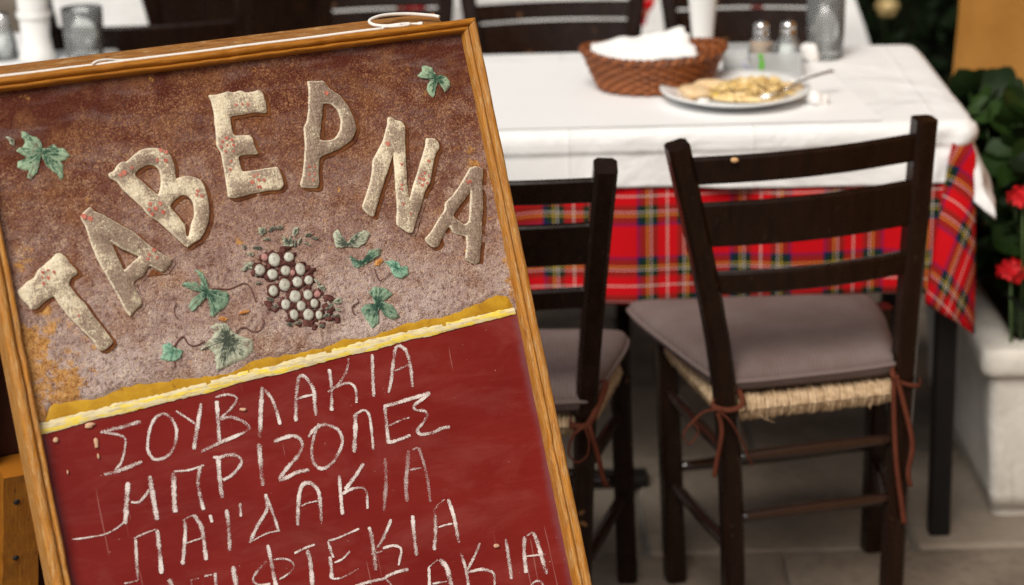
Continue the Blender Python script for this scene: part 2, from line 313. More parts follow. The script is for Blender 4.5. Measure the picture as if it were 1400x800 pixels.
simple("tendril_brown", (0.10, 0.035, 0.028), (0.17, 0.07, 0.05), 80, 0.7)
# stripes
k = NT("ochre_paint", 0.6, 0.3); v = k.coord()
c = k.mix(k.ramp(k.noise(v, 28, 5, 0.7), [(0.35, 0.0), (0.65, 1.0)]), (0.40, 0.195, 0.008), (0.58, 0.33, 0.02))
c = k.mix(k.math('MULTIPLY', k.ramp(k.noise(v, 70, 5, 0.7), [(0.62, 0.0), (0.68, 1.0)]), 0.6), c, (0.17, 0.06, 0.015))
k.col(c); k.bump(k.noise(v, 150, 4), 0.4, 0.001); MAT["ochre_paint"] = k.m
k = NT("pale_yellow_paint", 0.6, 0.3); v = k.coord("Object", (1, 6.0, 1), (0, 0, -0.05))
c = k.mix(k.ramp(k.noise(v, 24, 6, 0.7), [(0.50, 0.0), (0.55, 1.0)]), (0.74, 0.64, 0.38), (0.86, 0.66, 0.08))
c = k.mix(k.math('MULTIPLY', k.ramp(k.noise(v, 52, 6, 0.75), [(0.50, 0.0), (0.60, 1.0)]), 0.65), c, (0.42, 0.34, 0.25))
k.col(c); k.bump(k.noise(v, 120, 5), 0.6, 0.0008); MAT["pale_yellow_paint"] = k.m
# chalk: grainy, broken where the board's tooth did not catch; UV y runs across the stroke
def chalk_mat(name, lo, hi):
    k = NT(name, 0.95, 0.05); v = k.coord("Object")
    n1 = k.noise(k.coord("Object", (1.0, 2.6, 1), (0, 0, 0.40)), 620, 3, 0.7); n2 = k.noise(v, 38, 4); n3 = k.noise(v, 900, 2, 0.6)
    uvs = k.sep(k.coord("UV")); ed = k.math('POWER', k.math('ABSOLUTE', uvs[1]), 3.0)
    t = k.math('SUBTRACT', k.math('ADD', k.math('ADD', k.math('MULTIPLY', n1, 0.65), k.math('MULTIPLY', n3, 0.25)), k.math('MULTIPLY', n2, 0.55)), k.math('MULTIPLY', ed, 0.13))
    a = k.ramp(t, [(lo, 0.0), (hi, 1.0)])
    k.col(k.mix(n2, (0.66, 0.53, 0.49), (0.84, 0.77, 0.73)))
    k.l(a, k.p.inputs["Alpha"]); MAT[name] = k.m
chalk_mat("chalk", 0.645, 0.745)
chalk_mat("chalk_faint", 0.67, 0.92)
simple("chip_wood", (0.50, 0.27, 0.15), (0.64, 0.42, 0.28), 90, 0.8)
simple("chip_bare", (0.55, 0.30, 0.13), (0.66, 0.40, 0.20), 200, 0.7)
simple("nail_dark", (0.01, 0.008, 0.007), (0.02, 0.015, 0.012), 90, 0.6)
simple("board_back", (0.055, 0.016, 0.010), (0.085, 0.028, 0.016), 12, 0.7, 0.2, 0.2, 40)

# ------------------------------------------------------------------ mesh helpers
class MB:
    def __init__(s): s.v = []; s.f = []; s.uv = []; s.sm = []
    def add(s, vs, fs, uvs=None, smooth=True):
        o = len(s.v); s.v += [tuple(p) for p in vs]
        for i, f in enumerate(fs):
            s.f.append(tuple(o+q for q in f)); s.uv.append(uvs[i] if uvs else None); s.sm.append(smooth)
        return s
    def grid(s, P, closed_u=False, closed_v=False, UV=None, smooth=True, flip=False):
        """P[j][i] rows of points"""
        n, m = len(P), len(P[0]); vs = [p for r in P for p in r]; fs = []; uvs = []
        for j in range(n if closed_v else n-1):
            for i in range(m if closed_u else m-1):
                j2, i2 = (j+1) % n, (i+1) % m
                q = [(j, i), (j, i2), (j2, i2), (j2, i)]
                if flip: q.reverse()
                fs.append([a*m+b for a, b in q])
                if UV: uvs.append([UV[a][b] for a, b in q])
        return s.add(vs, fs, uvs if UV else None, smooth)
    def box(s, c, size, R=None, bev=0.0, smooth=False):
        hx, hy, hz = size[0]/2, size[1]/2, size[2]/2; b = min(bev, hx*.9, hy*.9, hz*.9)
        R = R or Matrix.Identity(3); c = Vector(c)
        if b <= 0:
            vs = [c + R @ Vector((x*hx, y*hy, z*hz)) for z in (-1, 1) for y in (-1, 1) for x in (-1, 1)]
            return s.add(vs, [(0, 2, 3, 1), (4, 5, 7, 6), (0, 1, 5, 4), (2, 6, 7, 3), (0, 4, 6, 2), (1, 3, 7, 5)], None, smooth)
        bm = bmesh.new(); bmesh.ops.create_cube(bm, size=1)
        for v in bm.verts: v.co = Vector((v.co.x*size[0], v.co.y*size[1], v.co.z*size[2]))
        bmesh.ops.bevel(bm, geom=bm.edges[:], offset=b, segments=2, affect='EDGES', profile=0.5)
        bm.verts.index_update()
        vs = [c + R @ v.co for v in bm.verts]; fs = [[v.index for v in f.verts] for f in bm.faces]; bm.free()
        return s.add(vs, fs, None, smooth)
    def tube(s, pts, r, n=8, cap=True, flat=1.0, smooth=True, up=None):
        """swept circle; r number or list; flat scales one axis"""
        pts = [Vector(p) for p in pts]; N = len(pts); rows = []; prev = None
        for i, p in enumerate(pts):
            t = (pts[min(i+1, N-1)]-pts[max(i-1, 0)]); t = t.normalized() if t.length > 1e-9 else Vector((0, 0, 1))
            if prev is None:
                a = Vector(up) if up else (Vector((0, 0, 1)) if abs(t.z) < 0.9 else Vector((0, 1, 0)))
                x = t.cross(a).normalized()
            else: x = (prev - t*prev.dot(t)).normalized()
            prev = x; y = t.cross(x).normalized(); rr = r[i] if isinstance(r, (list, tuple)) else r
            rows.append([p + x*cos(2*pi*k/n)*rr + y*sin(2*pi*k/n)*rr*flat for k in range(n)])
        s.grid(rows, closed_u=True, smooth=smooth)
        if cap:
            o = len(s.v)-N*n
            s.f.append(tuple(o+k for k in reversed(range(n)))); s.uv.append(None); s.sm.append(False)
            s.f.append(tuple(o+(N-1)*n+k for k in range(n))); s.uv.append(None); s.sm.append(False)
        return s
    def rod(s, pts, wx, wy, x_dir, bev=0.004, smooth=True):
        """square section post with chamfered corners through pts; x_dir fixes the section's x"""
        pts = [Vector(p) for p in pts]; N = len(pts); rows = []
        for i, p in enumerate(pts):
            t = (pts[min(i+1, N-1)]-pts[max(i-1, 0)]).normalized()
            x = Vector(x_dir); x = (x - t*x.dot(t)).normalized(); y = t.cross(x).normalized()
            a = wx[i]/2 if isinstance(wx, (list, tuple)) else wx/2; b = wy[i]/2 if isinstance(wy, (list, tuple)) else wy/2
            k = min(bev, a*.8, b*.8)
            rows.append([p + x*q + y*w for q, w in ((a-k, -b), (a, -b+k), (a, b-k), (a-k, b), (-a+k, b), (-a, b-k), (-a, -b+k), (-a+k, -b))])
        n = 8; s.grid(rows, closed_u=True, smooth=False)
        o = len(s.v)-N*n
        s.f.append(tuple(o+q for q in reversed(range(n)))); s.uv.append(None); s.sm.append(False)
        s.f.append(tuple(o+(N-1)*n+q for q in range(n))); s.uv.append(None); s.sm.append(False)
        return s
    def lathe(s, prof, c=(0, 0, 0), n=32, sx=1.0, sy=1.0):
        """prof list of (r, z)"""
        rows = [[(c[0]+r*sx*cos(2*pi*k/n), c[1]+r*sy*sin(2*pi*k/n), c[2]+z) for k in range(n)] for r, z in prof]
        return s.grid(rows, closed_u=True)
    def blob(s, c, rad, n=10, m=7, amp=0.15, seed=0.0, freq=30):
        c = Vector(c); rows = []
        for j in range(m+1):
            th = pi*j/m; row = []
            for i in range(n):
                ph = 2*pi*i/n; d = Vector((sin(th)*cos(ph), sin(th)*sin(ph), -cos(th)))
                q = Vector((d.x*rad[0], d.y*rad[1], d.z*rad[2]))
                q *= 1+amp*mn.noise((c+q)*freq+Vector((seed, 0, 0)))
                row.append(c+q)
            rows.append(row)
        return s.grid(rows, closed_u=True)

def link(o): COL.objects.link(o); return o
def obj(name, mb, mat, parent=None, autosmooth=None):
    me = bpy.data.meshes.new(name); me.from_pydata(mb.v, [], mb.f)
    me.polygons.foreach_set("use_smooth", [bool(x) for x in mb.sm])
    if any(u is not None for u in mb.uv):
        ul = me.uv_layers.new(name="UVMap"); i = 0; flat = []
        for f, u in zip(mb.f, mb.uv):
            for q in range(len(f)): flat += list(u[q]) if u is not None else [0.0, 0.0]
        ul.data.foreach_set("uv", flat)
    bm = bmesh.new(); bm.from_mesh(me)
    bmesh.ops.recalc_face_normals(bm, faces=bm.faces[:]); bm.to_mesh(me); bm.free()
    me.materials.append(MAT[mat]); me.update()
    o = bpy.data.objects.new(name, me); link(o)
    if parent: o.parent = parent
    return o
def thing(name, label, cat, loc=(0, 0, 0), group=None, rotz=0.0):
    o = bpy.data.objects.new(name, None); link(o); o.location = loc; o.rotation_euler = (0, 0, rotz)
    o.empty_display_size = 0.05
    return tag(o, label, cat, group)
def tag(o, label, cat, group=None):
    o["label"] = label; o["category"] = cat
    if group: o["group"] = group
    return o
def struct(o): o["kind"] = "structure"; return o
def clone(root, loc, rotz, label, group=None):
    r = root.copy(); link(r); r.location = loc; r.rotation_euler = (0, 0, rotz); r["label"] = label
    if group: r["group"] = group
    for ch in list(root.children):
        c = ch.copy(); link(c); c.parent = r
        for g in list(ch.children):
            d = g.copy(); link(d); d.parent = c
    return r
def smooth_path(pts, k=5):
    """Catmull-Rom through points of any dimension"""
    P = [Vector(p) for p in pts]
    if len(P) < 3: return [P[0].lerp(P[1], i/k) for i in range(k+1)]
    out = []
    for i in range(len(P)-1):
        a, b, c, d = P[max(i-1, 0)], P[i], P[i+1], P[min(i+2, len(P)-1)]
        for j in range(k):
            t = j/k
            out.append(0.5*((2*b)+(c-a)*t+(2*a-5*b+4*c-d)*t*t+(3*b-a-3*c+d)*t**3))
    out.append(P[-1]); return out
def lerp(a, b, t): return a+(b-a)*t

# ================================================================== setting
g = MB(); g.add([(-60, -30, -0.012), (60, -30, -0.012), (60, 120, -0.012), (-60, 120, -0.012)], [(0, 1, 2, 3)], smooth=False)
ground = struct(obj("ground", g, "mortar"))
# stone paving in slabs, laid a little uneven
pave = bpy.data.objects.new("pavement", None); link(pave); pave["kind"] = "structure"
slabs = []
for q in range(4):
    bm_ = MB(); rr = random.Random(q)
    ww, dd = 0.462, 0.412
    bm_.box((0, 0, -0.025), (ww, dd, 0.05), bev=0.006)
    bm_.v = [(x+rr.uniform(-.004, .004), y+rr.uniform(-.004, .004), z+(rr.uniform(-.0015, .0015) if z > -0.02 else 0)) for x, y, z in bm_.v]
    slabs.append(bm_)
masters = []
k = 0
for row in range(22):
    y = 1.86 + row*0.422
    for c in range(14):
        x = -3.55 + c*0.472 + (0.236 if row % 2 else 0)
        if row > 13 and x > -0.6: continue
        if k < 4:
            o = obj("paving_slab", slabs[k], "paving", pave); masters.append(o)
        else:
            o = masters[random.randrange(4)].copy(); link(o); o.parent = pave
        o.location = (x, y, random.uniform(-.001, .001)); o.rotation_euler = (random.uniform(-.002, .002), random.uniform(-.002, .002), random.choice((0, pi)))
        k += 1

# ochre rendered pillar at the right, and an unseen porch added to darken the hedge
pil = MB()
rows = []
for j in range(15):
    z = 2.6*j/14; e = 0.02*(1-z/2.6)
    x0, x1, y0, y1 = 0.915-e+0.10*(z/2.6), 1.75, 4.75-e, 5.05; xb = x0+0.09; row = []
    for (ax, ay), (bx, by) in (((x0, y0), (x1, y0)), ((x1, y0), (x1, y1)), ((x1, y1), (xb, y1)), ((xb, y1), (x0, y0))):
        for i in range(10):
            t = i/10; px, py = lerp(ax, bx, t), lerp(ay, by, t); d = 0.008*mn.noise(Vector((px*4, py*4, z*4)))
            row.append((px+d, py-d, z))
    rows.append(row)
pil.grid(rows, closed_u=True)
tag(obj("pillar", pil, "ochre_plaster"), "ochre yellow rendered pillar standing behind the potted geranium", "pillar")
wl_ = MB(); rows = []  # unseen wall, added to block skylight from the right side of the table
for i in range(41):
    y = lerp(0.6, 4.74, i/40); row = []
    for j in range(31):
        z = 3.0*j/30; row.append((1.50+0.010*mn.noise(Vector((y*3, z*3, 4))), y, z))
    rows.append(row)
wl_.grid(rows)
wl_.add([(1.50, 0.6, 0), (1.75, 0.6, 0), (1.75, 0.6, 3), (1.50, 0.6, 3), (1.75, 4.74, 0), (1.75, 4.74, 3)], [(0, 1, 2, 3), (1, 4, 5, 2)], None, False)
tag(obj("added_shade_wall", wl_, "ochre_plaster"), "ochre rendered house wall along the right side, beyond the planter", "wall")
b = MB(); b.box((1.2, 9.3, 1.5), (7.0, 0.2, 3.0)); tag(obj("added_back_wall", b, "dark_wall"), "unseen dark wall added behind the hedge to keep it dark", "wall")  # unseen wall and roof, added so that little light reaches the hedge
b = MB(); b.box((1.2, 7.45, 2.86), (7.0, 3.5, 0.12)); tag(obj("added_shade_roof", b, "dark_wall"), "unseen dark flat roof added over the hedge to shade it", "roof")

# clipped dark hedge behind the tables: core of stems and thousands of leaves
def leaf_cards(mb, pts, size, rnd):
    for p in pts:
        a = Vector((rnd.gauss(0, 1), rnd.gauss(0, 1), rnd.gauss(0, 1))).normalized()
        b_ = a.orthogonal().normalized(); c_ = a.cross(b_); s_ = size*rnd.uniform(.6, 1.2); p = Vector(p)
        q = rnd.uniform(0, 6.28); u_ = b_*cos(q)+c_*sin(q); v_ = a.cross(u_)
        mb.add([p-u_*s_, p-v_*s_*.45+a*s_*.12, p+u_*s_, p+v_*s_*.45+a*s_*.12], [(0, 1, 2, 3)], smooth=False)
hed = thing("hedge", "dark green hedge in shadow behind the white tables", "hedge", (0.9, 6.75, 0))
rnd = random.Random(3)
core = MB(); rows = []
for j in range(9):
    z = 1.35*j/8; row = []
    for i in range(40):
        t = 2*pi*i/40; d = 0.1*mn.noise(Vector((cos(t)*3, sin(t)*3, z*3)))
        sx_, sy_ = abs(cos(t))**.5*(1 if cos(t) > 0 else -1), abs(sin(t))**.5*(1 if sin(t) > 0 else -1)
        f_ = 0.95 if j < 8 else 0.85
        row.append((sx_*(1.85+d)*f_, sy_*(0.34+d)*f_, z))
    rows.append(row)
core.grid(rows, closed_u=True); core.f.append(tuple(len(core.v)-40+i for i in range(40))); core.uv.append(None); core.sm.append(True)
obj("stems", core, "hedge_core", hed)
lv = MB(); pts = []
for i in range(9000):
    face = rnd.random(); x = rnd.uniform(-1.95, 1.95); z = rnd.uniform(0.02, 1.4)
    y = -0.36-abs(rnd.gauss(0, .05))-0.05*mn.noise(Vector((x*4, 0, z*4)))
    if face > .88: y = rnd.uniform(-.38, .38); z = 1.36+rnd.uniform(-.04, .06)
    elif face > .82: y = rnd.uniform(-.38, .38); x = -1.92+rnd.uniform(-.06, .06)
    pts.append((x, y, z))
leaf_cards(lv, pts, 0.038, rnd)
o = obj("foliage", lv, "hedge_leaf", hed); o["kind"] = "stuff"
# two pale blossoms in the dark hedge
bl = thing("blossom", "small pale yellow blossom against the dark hedge", "flower", (0.995, 6.02, 0.50))
m_ = MB()
for i in range(6):
    t = 2*pi*i/6
    m_.blob((0.018*cos(t), -0.01, 0.018*sin(t)), (0.015, 0.008, 0.015), 8, 5, .2, i)
obj("petals", m_, "blossom", bl); m_ = MB(); m_.blob((0, -0.016, 0), (0.014, 0.010, 0.014), 8, 5); obj("flower_centre", m_, "mash", bl)
m_ = MB(); m_.tube([(0, 0, 0), (0.01, 0.08, -0.10), (0.02, 0.35, -0.2)], 0.004, 6); obj("stem", m_, "stem_green", bl)

# ================================================================== tables and cloths
def rrect(x0, x1, y0, y1, rc, ns, nl, nc):
    """rounded rectangle: list of (point, outward dir)"""
    out = []
    def edge(a, b, n, d):
        for i in range(n): t = (i+.5)/n; out.append((Vector((lerp(a[0], b[0], t), lerp(a[1], b[1], t))), Vector(d)))
    def arc(c, a0):
        for i in range(nc+1):
            a = a0+(pi/2)*i/nc; d = Vector((cos(a), sin(a))); out.append((Vector(c)+d*rc, d))
    edge((x0+rc, y0), (x1-rc, y0), ns, (0, -1)); arc((x1-rc, y0+rc), -pi/2)
    edge((x1, y0+rc), (x1, y1-rc), nl, (1, 0)); arc((x1-rc, y1-rc), 0)
    edge((x1-rc, y1), (x0+rc, y1), ns, (0, 1)); arc((x0+rc, y1-rc), pi/2)
    edge((x0, y1-rc), (x0, y0+rc), nl, (-1, 0)); arc((x0+rc, y0+rc), pi)
    return out
def cloth(name, mat, rect, z, D, parent=None, snug=0.032, flare=0.10, cflare=0.45, wave=0.006, seed=0.0, hem=0.0, rc=0.022, rows=16, top=True, ns=70, nl=36, bulge=0.0, cpow=1.0, right=(0.0, 0.0), crease=0.0, nc=16, fold=None, wrinkle=0.0):
    x0, x1, y0, y1 = rect; per = rrect(x0, x1, y0, y1, rc, ns, nl, nc); cx, cy = (x0+x1)/2, (y0+y1)/2
    mb = MB(); P = []; U = []
    if top:
        for f in (0.0, 0.25, 0.5, 0.7, 0.85, 0.95):
            row = []; ur = []
            for e, d in per:
                q = Vector((cx, cy)).lerp(e-d*0.014, f); row.append((q.x, q.y, z+0.0012*mn.noise(Vector((q.x*7, q.y*7, seed)))*f)); ur.append((q.x, q.y))
            P.append(row); U.append(ur)
        for ins, dz in ((0.014, 0), (0.007, -0.0015), (0.002, -0.006)):
            P.append([((e-d*ins).x, (e-d*ins).y, z+dz) for e, d in per]); U.append([((e-d*ins).x, (e-d*ins).y) for e, d in per])
    for j in range(rows+1):
        row = []; ur = []
        for e, d in per:
            m = max(abs(d.x), abs(d.y)); corner = (1/m-1)/(sqrt(2)-1)
            rgt = max(0.0, d.x)**2; lim = (D/m**cpow+right[0]*rgt)*(1+hem*mn.noise(Vector((e.x*2.2, e.y*2.2, seed+9))))
            t = j/rows; dd = 0.010+(lim-0.010)*t; over = max(0.0, dd-snug)
            s_ = e.x*1.0+e.y*1.3
            wv = wave*(mn.noise(Vector((e.x*11, e.y*11, seed+dd*1.5)))+0.6*sin(s_*23+seed))*min(1, over/0.06)
            off = (flare+right[1]*rgt)*over + corner*cflare*over + wv*(1+2.0*rgt*(right[1] > 0)) + bulge*min(1.0, dd/0.02) - crease*min(1.0, over/0.006) + 0.002*mn.noise(Vector((e.x*14, e.y*14, seed+dd*14)))
            dz = sqrt(max(0.0, dd*dd-off*off*0.8)) if dd > off else dd*0.3
            px, py, pz = e.x+d.x*off, e.y+d.y*off, z-dz
            if wrinkle: 
                near = math.exp(-((e.x-x1)**2+(e.y-y0)**2)/0.012); wq = wrinkle*near*(sin((e.x*0.9-e.y*0.5)*120+dd*95)+0.8*mn.noise(Vector((e.x*50, e.y*50, dd*45)))); px += d.x*wq; py += d.y*wq
            if fold and d.x > 1e-4 and d.y < -1e-4:
                # the free corner gathers into one soft fold hanging in front of the table's corner
                a = atan2(d.x, -d.y)/(pi/2); tt = min(1.0, dd/0.36); s_ = min(1.0, dd/0.05); (l0, l1, r0, r1) = fold
                t2 = max(0.0, min(1.0, (dd-0.075)/0.20)); L_ = Vector(l0).lerp(Vector(l1), tt); R_ = Vector(r0).lerp(Vector(r1), tt); A0, A1 = 0.17, 0.50
                if a < A0: q = Vector((x1-rc, y0-0.002)).lerp(L_, (a/A0)**1.0); q.y -= 0.004*sin(pi*a/A0)*t2
                elif a < A1: b_ = (a-A0)/(A1-A0); q = L_.lerp(R_, b_); q.y -= (0.006+0.030*sin(pi*b_)**.7)*t2
                else: q = R_.lerp(Vector((x1, y0+rc)), (a-A1)/(1-A1)); q.x += 0.006*sin(pi*(a-A1)/(1-A1))*t2
                px, py, pz = lerp(px, q.x, s_), lerp(py, q.y, s_), z-dd*0.985
            row.append((px, py, pz)); ur.append((e.x+d.x*dd, e.y+d.y*dd))
        P.append(row); U.append(ur)
    mb.grid(P, closed_u=True, UV=U)
    o = obj(name, mb, mat, parent)
    sol = o.modifiers.new("thickness", 'SOLIDIFY'); sol.thickness = 0.0012; sol.offset = -1
    return o
def table(label, rect, ztop, leg=0.036, foot=False, group="cloth covered tables"):
    x0, x1, y0, y1 = rect
    t = thing("table", label, "table", ((x0+x1)/2, (y0+y1)/2, 0), group); ox, oy = t.location.x, t.location.y
    b = MB(); b.box((0, 0, ztop-0.018), (x1-x0-0.012, y1-y0-0.012, 0.030), bev=0.005); obj("tabletop", b, "black_leg", t)
    for sx in (-1, 1):
        for sy in (-1, 1):
            b = MB(); b.rod([(sx*((x1-x0)/2-0.035), sy*((y1-y0)/2-0.022), 0), (sx*((x1-x0)/2-0.035), sy*((y1-y0)/2-0.022), ztop-0.033)], leg, leg, (1, 0, 0), 0.003); obj("leg", b, "black_leg", t)
    b = MB()
    for s_ in (-1, 1):
        b.box((0, s_*((y1-y0)/2-0.05), ztop-0.075), (x1-x0-0.12, 0.02, 0.075))
    obj("apron", b, "black_leg", t)
    if foot:
        b = MB(); b.box((-0.145, -0.03, 0.012), (0.42, 0.05, 0.022), bev=0.004); b.box((-0.25, 0, 0.012), (0.07, 0.50, 0.018), bev=0.004); obj("foot_bar", b, "black_leg", t)
    return t
T1 = (-0.42, 0.785, 3.80, 4.41)
table("black legged table under the red tartan cloth, behind the two front chairs", T1, 0.752, foot=True)
tag(cloth("tartan_tablecloth", "tartan", (T1[0]+.012, 0.775, T1[2]+.008, T1[3]-.01), 0.7555, 0.302, snug=0.05, flare=0.006, cflare=0.3, wave=0.011, seed=2.0, rows=26, hem=0.015, rc=0.03, cpow=0.62, ns=110, nc=44, fold=((0.744, 3.785), (0.690, 3.765), (0.784, 3.800), (0.791, 3.775))), "red tartan tablecloth hanging below the white cloth on the table with the plate of food", "tablecloth", "red tartan tablecloths")
tag(cloth("white_tablecloth", "white_cloth", T1, 0.760, 0.106, snug=0.036, flare=0.05, cflare=0.25, wave=0.004, seed=5.0, hem=0.13, rc=0.032, bulge=0.006, crease=0.005, wrinkle=0.0028, ns=110, right=(0.045, 0.36), rows=24), "white tablecloth with the plate and bread basket standing on it", "tablecloth", "white tablecloths")
# thin paper cover, its edge showing to the right of the plate
pp = MB(); rows = []
for j in range(9):
    rows.append([(lerp(-0.05, lerp(0.575, 0.63, 1-j/8), i/10), lerp(3.815, 4.32, j/8), 0.7622+0.0006*mn.noise(Vector((i*.5, j*.5, 3)))) for i in range(11)])
pp.grid(rows); tag(obj("table_paper", pp, "table_paper"), "thin white paper sheet lying under the plate, its straight edge at the right", "table cover")

# second table at the left, third behind, fourth at the back left
T2 = (-1.75, -0.76, 4.12, 4.72)
table("table at the left with shakers, vase and tumbler, behind the menu board", T2, 0.752)
tag(cloth("white_tablecloth", "white_cloth", T2, 0.760, 0.11, seed=11.0, hem=0.1, ns=40, nl=24), "white tablecloth at the left under the tumblers, behind the menu board", "tablecloth", "white tablecloths")
T3 = (-0.40, 0.80, 5.38, 6.0)
table("table in the back row straight behind the one with the food", T3, 0.752)
tag(cloth("tartan_tablecloth", "tartan", T3, 0.7555, 0.30, snug=0.05, flare=0.02, cflare=0.18, seed=21.0, ns=40, nl=24), "red tartan tablecloth of the back row table, mostly hidden by white cloth and chairs", "tablecloth", "red tartan tablecloths")
tag(cloth("white_tablecloth", "white_cloth", T3, 0.760, 0.255, snug=0.034, flare=0.06, cflare=0.35, wave=0.012, seed=25.0, hem=0.10, ns=60, nl=30, bulge=0.004), "white tablecloth of the back row table, hanging behind the dark chairs", "tablecloth", "white tablecloths")
T4 = (-1.05, -0.47, 5.45, 6.0)
table("small table far back under white cloth, beyond brown chair backs", T4, 0.752)
tag(cloth("white_tablecloth", "white_cloth", T4, 0.760, 0.25, snug=0.034, flare=0.06, cflare=0.35, wave=0.012, seed=35.0, hem=0.15, ns=50, nl=24, bulge=0.004), "white tablecloth far back at the left beyond the brown chair backs", "tablecloth", "white tablecloths")

# ================================================================== chairs
CH = "dark wooden ladder back taverna chairs"
def rush_seat(name, C, parent, thick=0.040, nwrap=44, seed=1):
    """C = rear left, rear right, front right, front left corners (Vector, centre of the rails)"""
    mb = MB(); rnd = random.Random(seed); cen = sum(C, Vector())/4
    # sagging woven field
    P = []
    for j in range(13):
        row = []
        for i in range(13):
            p = C[0].lerp(C[1], i/12).lerp(C[3].lerp(C[2], i/12), j/12)
            e = min(i, 12-i, j, 12-j)/6
            row.append(p+Vector((0, 0, thick*.42-0.008*e+0.0015*rnd.uniform(-1, 1))))
        P.append(row)
    mb.grid(P)
    for a in range(4):
        p, q = C[a], C[(a+1) % 4]; d = (q-p).normalized(); n = Vector((-d.y, d.x, 0)); n = n if n.dot(cen-p) > 0 else -n
        for i in range(nwrap):
            t = (i+.5)/nwrap; c = p.lerp(q, t); r = (q-p).length/nwrap*0.56
            h = thick/2*(1+rnd.uniform(-.16, .16)); w_ = 0.020*(1+rnd.uniform(-.1, .1)); loop = []
            for s_ in range(9):
                an = pi*2*s_/8; loop.append(c + n*(-cos(an)*w_*0.9+0.006) + Vector((0, 0, sin(an)*h)) + d*rnd.uniform(-.0012, .0012))
            mb.tube(loop, r, 5, cap=False)
    p, q = C[0], C[1]; d = (q-p).normalized(); out = Vector((d.y, -d.x, 0))
    for i in range(nwrap//4):                                # loose ends of straw along the back rail
        a = p.lerp(q, rnd.random())+out*0.016+Vector((0, 0, rnd.uniform(-.014, .010))); l_ = rnd.uniform(.004, .012)
        mb.tube([a, a+out*l_*.35+d*rnd.uniform(-.5, .5)*l_+Vector((0, 0, -l_*.35)), a+out*l_*.3+d*rnd.uniform(-.9, .9)*l_+Vector((0, 0, -l_))], [0.0011, 0.0009, 0.0005], 4, cap=False)
    return obj(name, mb, "rush", parent)
def cushion(label, C, z0, thick, group="grey brown seat cushions", seed=0.0, ties=()):
    """C corners RL, RR, FR, FL in plan"""
    cx = sum(c[0] for c in C)/4; cy = sum(c[1] for c in C)/4
    root = thing("seat_cushion", label, "cushion", (cx, cy, z0), group)
    V = [Vector((c[0]-cx, c[1]-cy)) for c in C]; n = 26; top = []; bot = []; U = []
    for j in range(n+1):
        rt = []; rb = []; ur = []
        for i in range(n+1):
            a, b_ = sin(pi/2*(i/n*2-1)), sin(pi/2*(j/n*2-1))
            # squircle the corners
            a2, b2 = a*sqrt(1-0.09*b_**4), b_*sqrt(1-0.09*a**4)
            u_, v_ = (a2/ sqrt(1-.16*0) +1)/2, (b2+1)/2
            p = V[0].lerp(V[1], u_).lerp(V[3].lerp(V[2], u_), v_)
            e = max(abs(a), abs(b_)); prof = (1-e**9)**0.5 if e < 1 else 0.0
            puff = 0.05*(1-a*a)*(1-b_*b_)+0.10*mn.noise(Vector((p.x*9, p.y*9, seed)))
            shr = 1-0.02*(1-prof)
            rt.append((p.x*shr, p.y*shr, thick*(0.5+0.5*prof*(1+puff)))); rb.append((p.x*shr, p.y*shr, thick*(0.5-0.5*prof))); ur.append((p.x, p.y))
        top.append(rt); bot.append(rb); U.append(ur)
    mb = MB(); mb.grid(top, UV=U); mb.grid(bot, UV=U, flip=True); obj("pad", mb, "cushion", root)
    # piped seam round the edge
    loop = [top[0][i] for i in range(n)]+[top[j][n] for j in range(n)]+[top[n][n-i] for i in range(n)]+[top[n-j][0] for j in range(n+1)]
    mb = MB(); mb.tube(loop, 0.0042, 6, cap=False); obj("piping", mb, "cushion", root)
    for pts, r in ties:
        mb = MB(); P = smooth_path([Vector(p)-Vector((cx, cy, z0)) for p in pts], 6); mb.tube(P, r*0.85, 6, flat=0.3); obj("tie", mb, "cushion_tie", root)
    return root
def slat(mb, a, b, z0, z1, bow, thick=0.016, a_top=None, b_top=None, n=14, back=None, crown=0.0):
    """curved back slat between two post axes; a,b functions of z"""
    P = []
    for i in range(n+1):
        t = i/n; row = []
        arch = crown*sin(pi*t)
        for z, s_ in ((z0, -1), (z0, 1), (z1+arch, 1), (z1+arch, -1)):
            pa, pb = a(z), b(z); p = pa.lerp(pb, t); p.z = z
            p += back*(bow*sin(pi*t) - s_*thick/2); row.append(p)
        P.append(row)
    # ease the edges
    rows = []
    for row in P:
        r2 = []
        for q in range(4):
            p, nx = row[q], row[(q+1) % 4]; d = (nx-p); L = d.length; k = min(0.004, L*.3)
            r2 += [p+d*(k/L), nx-d*(k/L)]
        rows.append(r2)
    mb.grid(rows, closed_u=True, smooth=False)
    o = len(mb.v)-8*(n+1); mb.f.append(tuple(o+q for q in range(8))); mb.uv.append(None); mb.sm.append(False)
    mb.f.append(tuple(o+8*n+q for q in reversed(range(8)))); mb.uv.append(None); mb.sm.append(False)
